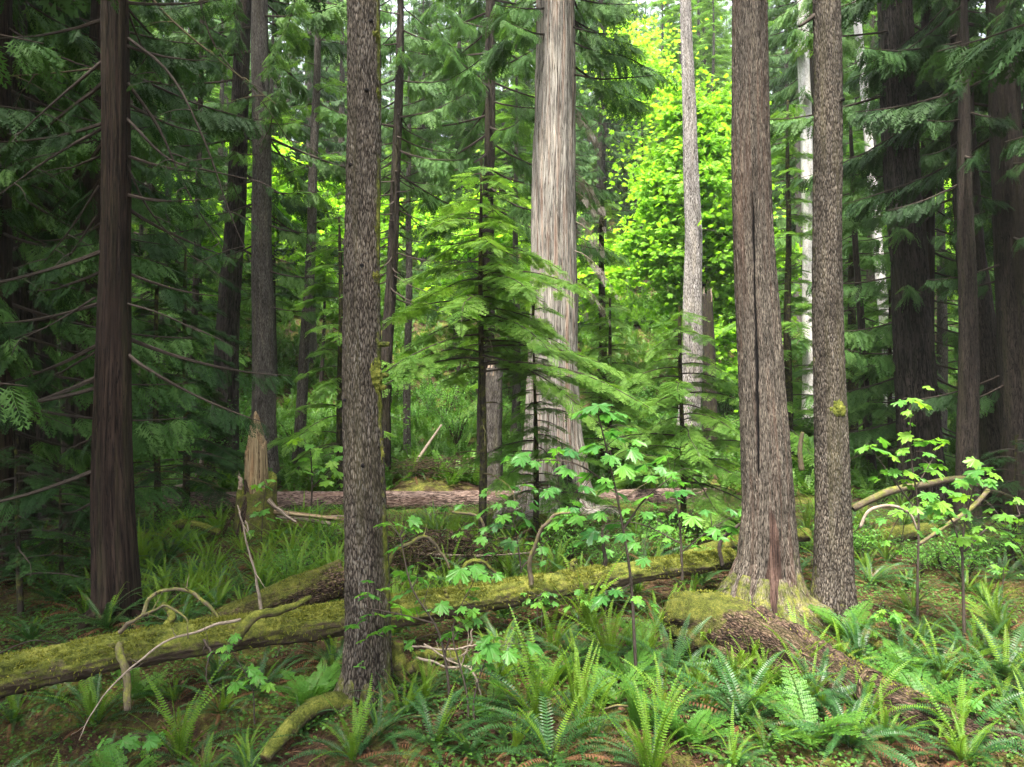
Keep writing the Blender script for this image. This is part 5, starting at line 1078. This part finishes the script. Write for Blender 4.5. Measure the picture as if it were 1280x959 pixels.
for k in range(46):                                               # low seedlings of the same kind dotted over the floor
    Y = g.uniform(5.0, 13); px = g.uniform(-20, 1300); x = (px-640)/FPX*Y
    if blocked(x, Y): continue
    z = gz(x, Y); h = g.uniform(.15, .5); py = 479.5+(EYE-z)/Y*FPX; hp = h/Y*FPX; w = g.uniform(.08, .16)/Y*FPX
    lv = [(px+g.normal(0, .13)/Y*FPX, py-hp*g.uniform(.7, 1.1), w) for _ in range(g.integers(4, 9))]
    leaf_shrub('maple_seedling', 'low maple seedling with a few level leaves among the ferns', (px, py, Y), [([(px, py+4, Y), (px+1, py-hp*.5, Y), (px+2, py-hp, Y)], 2)], lv, seed=100+k, jit=.1, cat='seedling', group='maple seedlings on the forest floor')

# ------------------------------------------------------------------ small leaved bushes
def bush_mesh(seed, R, H, n, size):
    g = rng_(seed); mb = MB(); lm = mb_leaf(mb)
    for k in range(16):
        a = g.uniform(0, 6.28); q = np.array([[0, 0, 0], [math.cos(a)*R*.4, math.sin(a)*R*.4, H*.6], [math.cos(a)*R*g.uniform(.6, 1), math.sin(a)*R*g.uniform(.6, 1), H*g.uniform(.6, 1.05)]])
        path, s = resample(q, 12); tube(mb, path, .010*(1-.8*s), 4); m = n//16
        i = g.integers(4, 12, m); P = path[i]+g.normal(0, .14, (m, 3))*[R, R, H*.5]
        b = g.uniform(0, 6.28, m); d = np.stack([np.cos(b), np.sin(b), -.3+0*b], 1); nr = np.array([0, 0, 1.])+g.normal(0, .4, (m, 3))
        stamp(lm, BUSH_LEAF[0], BUSH_LEAF[1], P, frames(d, nr, size*g.uniform(.6, 1.3, m)), g.random(m))
    return mb
BUSH_LEAF = (np.array([[0, 0, 0], [.3, .24, .02], [.65, .2, 0], [1, 0, -.12], [.65, -.2, 0], [.3, -.24, .02]]), np.array([[0, 1, 2, 5], [5, 2, 3, 4]]))
BUSH = []
for v in range(5):
    o = bush_mesh(800+v, [.5, .7, .9, .6, 1.0][v], [.7, .9, 1.3, .5, 1.6][v], [700, 900, 1300, 700, 1600][v], [.05, .06, .06, .045, .07][v]).build('leafy_bush', [M['twig'], M['shrub']], smooth=False); BUSH.append(o.data); bpy.data.objects.remove(o)
g = rng_(81); k = 0
for k in range(150):
    far = k > 50
    Y = g.uniform(16.5, 36) if far else g.uniform(8.5, 15.5); px = g.uniform(-40, 1320); x = (px-640)/FPX*Y
    if blocked(x, Y): continue
    o = bpy.data.objects.new('leafy_bush', BUSH[int(g.integers(0, 5)) if far else int(g.choice([0, 1, 3]))]); COL.objects.link(o)
    o.location = (x, Y, gz(x, Y)-.02); o.rotation_euler = (0, 0, g.uniform(0, 6.28)); o.scale = (g.uniform(.7, 1.3)*(1.2 if far else .7),)*3
    tag(o, 'small leaved green bush '+zone(px, Y), 'bush', 'small leaved bushes '+zone(px, Y))
# ------------------------------------------------------------------ the stand behind: repeats of a few trees, each its own thing
class Plain:
    def __init__(s, h, r0, seed): s.h, s.r0, s.seed = h, r0, seed; s.base = np.zeros(3); s.zb = 0
    def c(s, z):
        z = np.asarray(z, float); return np.stack([.04*np.sin(z*.5+s.seed), .04*np.cos(z*.6+s.seed), z], -1)
    def r(s, z): return s.r0*(1-.92*np.asarray(z)/s.h)
PROTO = {}
def proto(key, nm, h, r0, bark, leafm, crs, seed, segs=16):
    tr = Plain(h, r0, seed); root = thing(nm, 'x', 'tree', (0, 0, 0)); mb = MB(); z = np.linspace(-.4, h, 60)
    tube(mb, tr.c(z), tr.r(np.maximum(z, 0))*(1+.5*np.exp(-np.maximum(z, 0)/.4)), segs, lambda T, S, R: R*.10*fbm(np.stack([np.cos(T)*3, np.sin(T)*3, S*1.2+seed], -1), 3, 3), off=seed, msk=lambda T, S: .4*np.exp(-S/1.0))
    mb.build('trunk', M[bark], root); mb = MB()
    for kw in crs: crown(tr, mb, mb_leaf(mb), **kw)
    mb.build('crown', [M['twig'], M[leafm]], root, smooth=False); PROTO[key] = root
proto('c1', 'cedar_tree', 24, .30, 'dark', 'cedar_leaf', [dict(z0=3.0, z1=23.5, n=95, Lmax=3.4, kind='cedar', seed=1001, sprays=CEDAR_LO, dens=10, size=.62)], 1)
proto('c2', 'cedar_tree', 20, .22, 'redcedar', 'cedar_leaf', [dict(z0=1.5, z1=19.5, n=95, Lmax=2.9, kind='cedar', seed=1002, sprays=CEDAR_LO, dens=10, size=.58)], 2)
proto('c3', 'cedar_tree', 27, .38, 'grey', 'cedar_dark', [dict(z0=6.0, z1=26.5, n=95, Lmax=3.9, kind='cedar', seed=1003, sprays=CEDAR_LO, dens=10, size=.66)], 3)
proto('h1', 'hemlock_tree', 20, .20, 'grey', 'hem_leaf', [dict(z0=2.0, z1=19.7, n=110, Lmax=3.0, kind='hem', seed=1004, sprays=HEM_LO, dens=10, size=.55)], 4)
proto('h2', 'hemlock_tree', 12, .12, 'dark', 'hem_leaf', [dict(z0=.8, z1=11.8, n=85, Lmax=2.3, kind='hem', seed=1005, sprays=HEM_LO, dens=11, size=.48)], 5)
proto('f1', 'fir_tree', 26, .26, 'fir', 'cedar_dark', [dict(z0=5.0, z1=25.7, n=105, Lmax=3.0, kind='hem', seed=1006, sprays=HEM_LO, dens=10, size=.6)], 6)
proto('d1', 'fir_tree', 22, .35, 'far', 'far_leaf', [dict(z0=1.0, z1=21.8, n=95, Lmax=3.6, kind='hem', seed=1007, sprays=HEM_LO, dens=5, size=1.0)], 7) if False else None
g = rng_(91); used = []; first = set()
ZL = lambda px: 'left of the shattered snag' if px < 300 else 'between the snag and the nearest trunk' if px < 440 else 'behind the young hemlock' if px < 670 else 'right of the broad pale cedar' if px < 800 else 'behind the cracked trunk' if px < 1040 else 'right of the slim flecked trunk'
WORDS = {'cedar_tree': 'drooping cedar', 'hemlock_tree': 'soft feathery hemlock', 'fir_tree': 'dark straight fir'}
def place(key, x, y, sc, label, group):
    root = PROTO[key]; o = root if key not in first else dup(root, (0, 0, 0))
    first.add(key); o.location = (x, y, gz(x, y)); o.rotation_euler = (0, 0, g.uniform(0, 6.28)); o.scale = (sc,)*3; o['label'] = label; o['group'] = group
n = t = 0
while n < 50 and t < 6000:
    t += 1
    Y = g.uniform(19, 46); px = g.uniform(-120, 1400); x = (px-640)/FPX*Y
    if (765 < px < 925 and Y < 50) or (690 < px < 1000 and Y < 30) or (290 < px < 640 and Y < 27): continue                         # the light gap
    if any((a-x)**2+(b-Y)**2 < 2.3**2 for a, b in used): continue
    if abs(px-692) < 45 and Y < 19: continue
    if abs(px-602) < 90 and Y < 19: continue
    used.append((x, Y)); n += 1
    key = g.choice(['c1', 'c2', 'c3', 'h1', 'h2', 'f1'], p=[.24, .22, .14, .18, .12, .10]); nm = PROTO[key].name.split('.')[0]
    dep = 'deep in the stand ' if Y > 30 else 'in the stand '
    place(key, x, Y, g.uniform(.8, 1.2), WORDS[nm]+' '+dep+ZL(px), WORDS[nm]+'s '+dep+ZL(px))
# beside and behind the camera's view: cedars, mostly unseen, added to shade the sides
for x, y, key, sc in [(-8.3, 6.8, 'c3', .9), (8.9, 6.4, 'c3', .9), (-10.4, 11.0, 'c3', 1), (7.8, 5.0, 'c3', 1.1), (-4.6, 2.0, 'c3', .9), (-3.4, -1.2, 'c3', .9), (6.0, 1.2, 'c3', .9), (-7.4, 4.8, 'c1', 1.0), (-9.5, 8.5, 'c3', 1.0), (-6.6, 8.8, 'c2', .9), (-8.6, 12.5, 'c1', 1), (9.8, 5.2, 'c3', 1), (10.2, 8.2, 'c2', .9), (12.6, 10.8, 'c1', 1), (11.2, 14.5, 'c3', 1.0), (-11.5, 15.5, 'c1', 1), (9.6, 15.8, 'c2', 1)]:
    place(key, x, y, sc, 'dense cedar added to shade the '+('left' if x < 0 else 'right')+' hand edge of the clearing', 'dense cedars added to shade the '+('left' if x < 0 else 'right')+' hand edge')
n = t = 0
FARK = ['c1', 'h1', 'f1', 'c2']
while n < 235 and t < 6000:                                        # the wooded slope
    t += 1
    Y = g.uniform(44, 100); px = g.uniform(-100, 1380); x = (px-640)/FPX*Y
    if any((a-x)**2+(b-Y)**2 < 3.0**2 for a, b in used): continue
    if n < 22: px = g.uniform(750, 950); Y = g.uniform(58, 104); x = (px-640)/FPX*Y
    used.append((x, Y)); n += 1; key = g.choice(FARK, p=[.3, .35, .2, .15])
    if 780 < px < 930: key = 'h1'
    place(key, x, Y, g.uniform(.85, 1.25)*(1.3 if n < 23 else 1), 'distant conifer on the wooded slope far behind '+('the bright gap' if 740 < px < 940 else 'the left stand' if px < 740 else 'the right stand'), 'distant conifers on the slope '+('in the gap' if 740 < px < 940 else 'left' if px < 740 else 'right'))
for key, r in PROTO.items():
    if key not in first:
        for c in list(r.children): bpy.data.objects.remove(c)
        bpy.data.objects.remove(r)

# ------------------------------------------------------------------ what nobody could count
g = rng_(95)
def floor_pts(n, Ya, Yb, pxr=(-80, 1360)):
    Y = np.sqrt(g.uniform(Ya*Ya, Yb*Yb, n)); px = g.uniform(*pxr, n); x = (px-640)/FPX*Y
    return np.stack([x, Y, ground_z(x, Y)], 1)
mb = MB(); k = 210000; P = floor_pts(k, 4.3, 14.5); keep = fbm(P*[1.1, 1.1, 0]+3, 12, 3)+g.normal(0, .16, k) > -.06; P = P[keep]; k = len(P)   # small leafy plants
P[:, 2] += g.uniform(.02, .11, k); b = g.uniform(0, 6.28, k)
d = np.stack([np.cos(b), np.sin(b), g.normal(-.1, .2, k)], 1); nr = np.array([0, -.1, 1.])+g.normal(0, .3, (k, 3))
stamp(mb, BUSH_LEAF[0]*[1, 1.3, 1], BUSH_LEAF[1], P, frames(d, nr, g.uniform(.012, .042, k)), g.random(k)); tag(mb.build('ground_cover', M['cover'], smooth=False), 'low leafy plants carpeting the forest floor', None, None, 'stuff')
mb = MB(); k = 110000; P = floor_pts(k, 4.3, 12.5); P[:, 2] += g.uniform(.005, .03, k); b = g.uniform(0, 6.28, k)                                   # needles, twig bits, dead leaves
d = np.stack([np.cos(b), np.sin(b), g.normal(0, .15, k)], 1); nr = np.array([0, 0, 1.])+g.normal(0, .3, (k, 3))
thin = g.random(k) < .7; FR = frames(d, nr, np.where(thin, g.uniform(.03, .11, k), g.uniform(.02, .05, k))); FR[thin, :, 1] *= .22
stamp(mb, BUSH_LEAF[0], BUSH_LEAF[1], P, FR, g.random(k)); tag(mb.build('leaf_litter', M['litter'], smooth=False), 'brown needles, twig bits and dead leaves on the ground', None, None, 'stuff')
mb = MB(); k = 16000; P = np.vstack([floor_pts(9000, 15.3, 44, (-120, 1400)), floor_pts(7000, 40, 110, (-120, 1400))]); nf = 0                                                                             # far undergrowth
gg = rng_(96)
SPR = mk_spray(50, 9, 0, .11, 75, .3, lambda t: .16*(1-t)**.4+.03)
reps = 5; P = np.repeat(P, reps, 0); k = len(P); b = g.uniform(0, 6.28, k); e = g.uniform(.3, 1.4, k)
d = np.stack([np.cos(b)*np.cos(e), np.sin(b)*np.cos(e), np.sin(e)], 1); nr = np.stack([-np.cos(b)*np.sin(e), -np.sin(b)*np.sin(e), np.cos(e)], 1)
stamp(mb, SPR[0], SPR[1], P, frames(d, nr, g.uniform(.35, .8, k)*np.where(P[:, 1] > 40, 2.2, 1)), g.random(k)); tag(mb.build('undergrowth', M['cover'], smooth=False), 'mass of ferns and low green undergrowth covering the far rise', None, None, 'stuff')
mb = MB(); k = 70000; P = floor_pts(k, 4.3, 11); keep = fbm(P*[1.1, 1.1, 0], 5, 3)+g.normal(0, .1, k) > .05; P = P[keep]; tufts(mb, P, np.tile([0, 0, 1.], (len(P), 1)), .022, g, droop=0)
tag(mb.build('ground_moss', M['mosstuft'], smooth=False), 'short yellow green moss on the forest floor', None, None, 'stuff')

# ------------------------------------------------------------------ the damp air between the trees
def build_air():
    me = bpy.data.meshes.new('haze'); x0, x1, y0, y1, z0, z1 = -760, 760, -110, 960, -2.5, 95
    v = [(x, y, z) for x in (x0, x1) for y in (y0, y1) for z in (z0, z1)]
    me.from_pydata(v, [], [(0, 1, 3, 2), (4, 6, 7, 5), (0, 4, 5, 1), (2, 3, 7, 6), (0, 2, 6, 4), (1, 5, 7, 3)]); me.update()
    m = bpy.data.materials.new('thin haze'); m.use_nodes = True; t = m.node_tree; t.nodes.clear()
    o = t.nodes.new('ShaderNodeOutputMaterial'); p = t.nodes.new('ShaderNodeVolumePrincipled')
    p.inputs['Color'].default_value = (.93, .97, .95, 1); p.inputs['Density'].default_value = .0003; p.inputs['Anisotropy'].default_value = .2
    t.links.new(p.outputs['Volume'], o.inputs['Volume']); me.materials.append(m)
    ob = bpy.data.objects.new('haze', me); COL.objects.link(ob); tag(ob, 'thin pale haze in the damp forest air', None, None, 'stuff')
build_air()
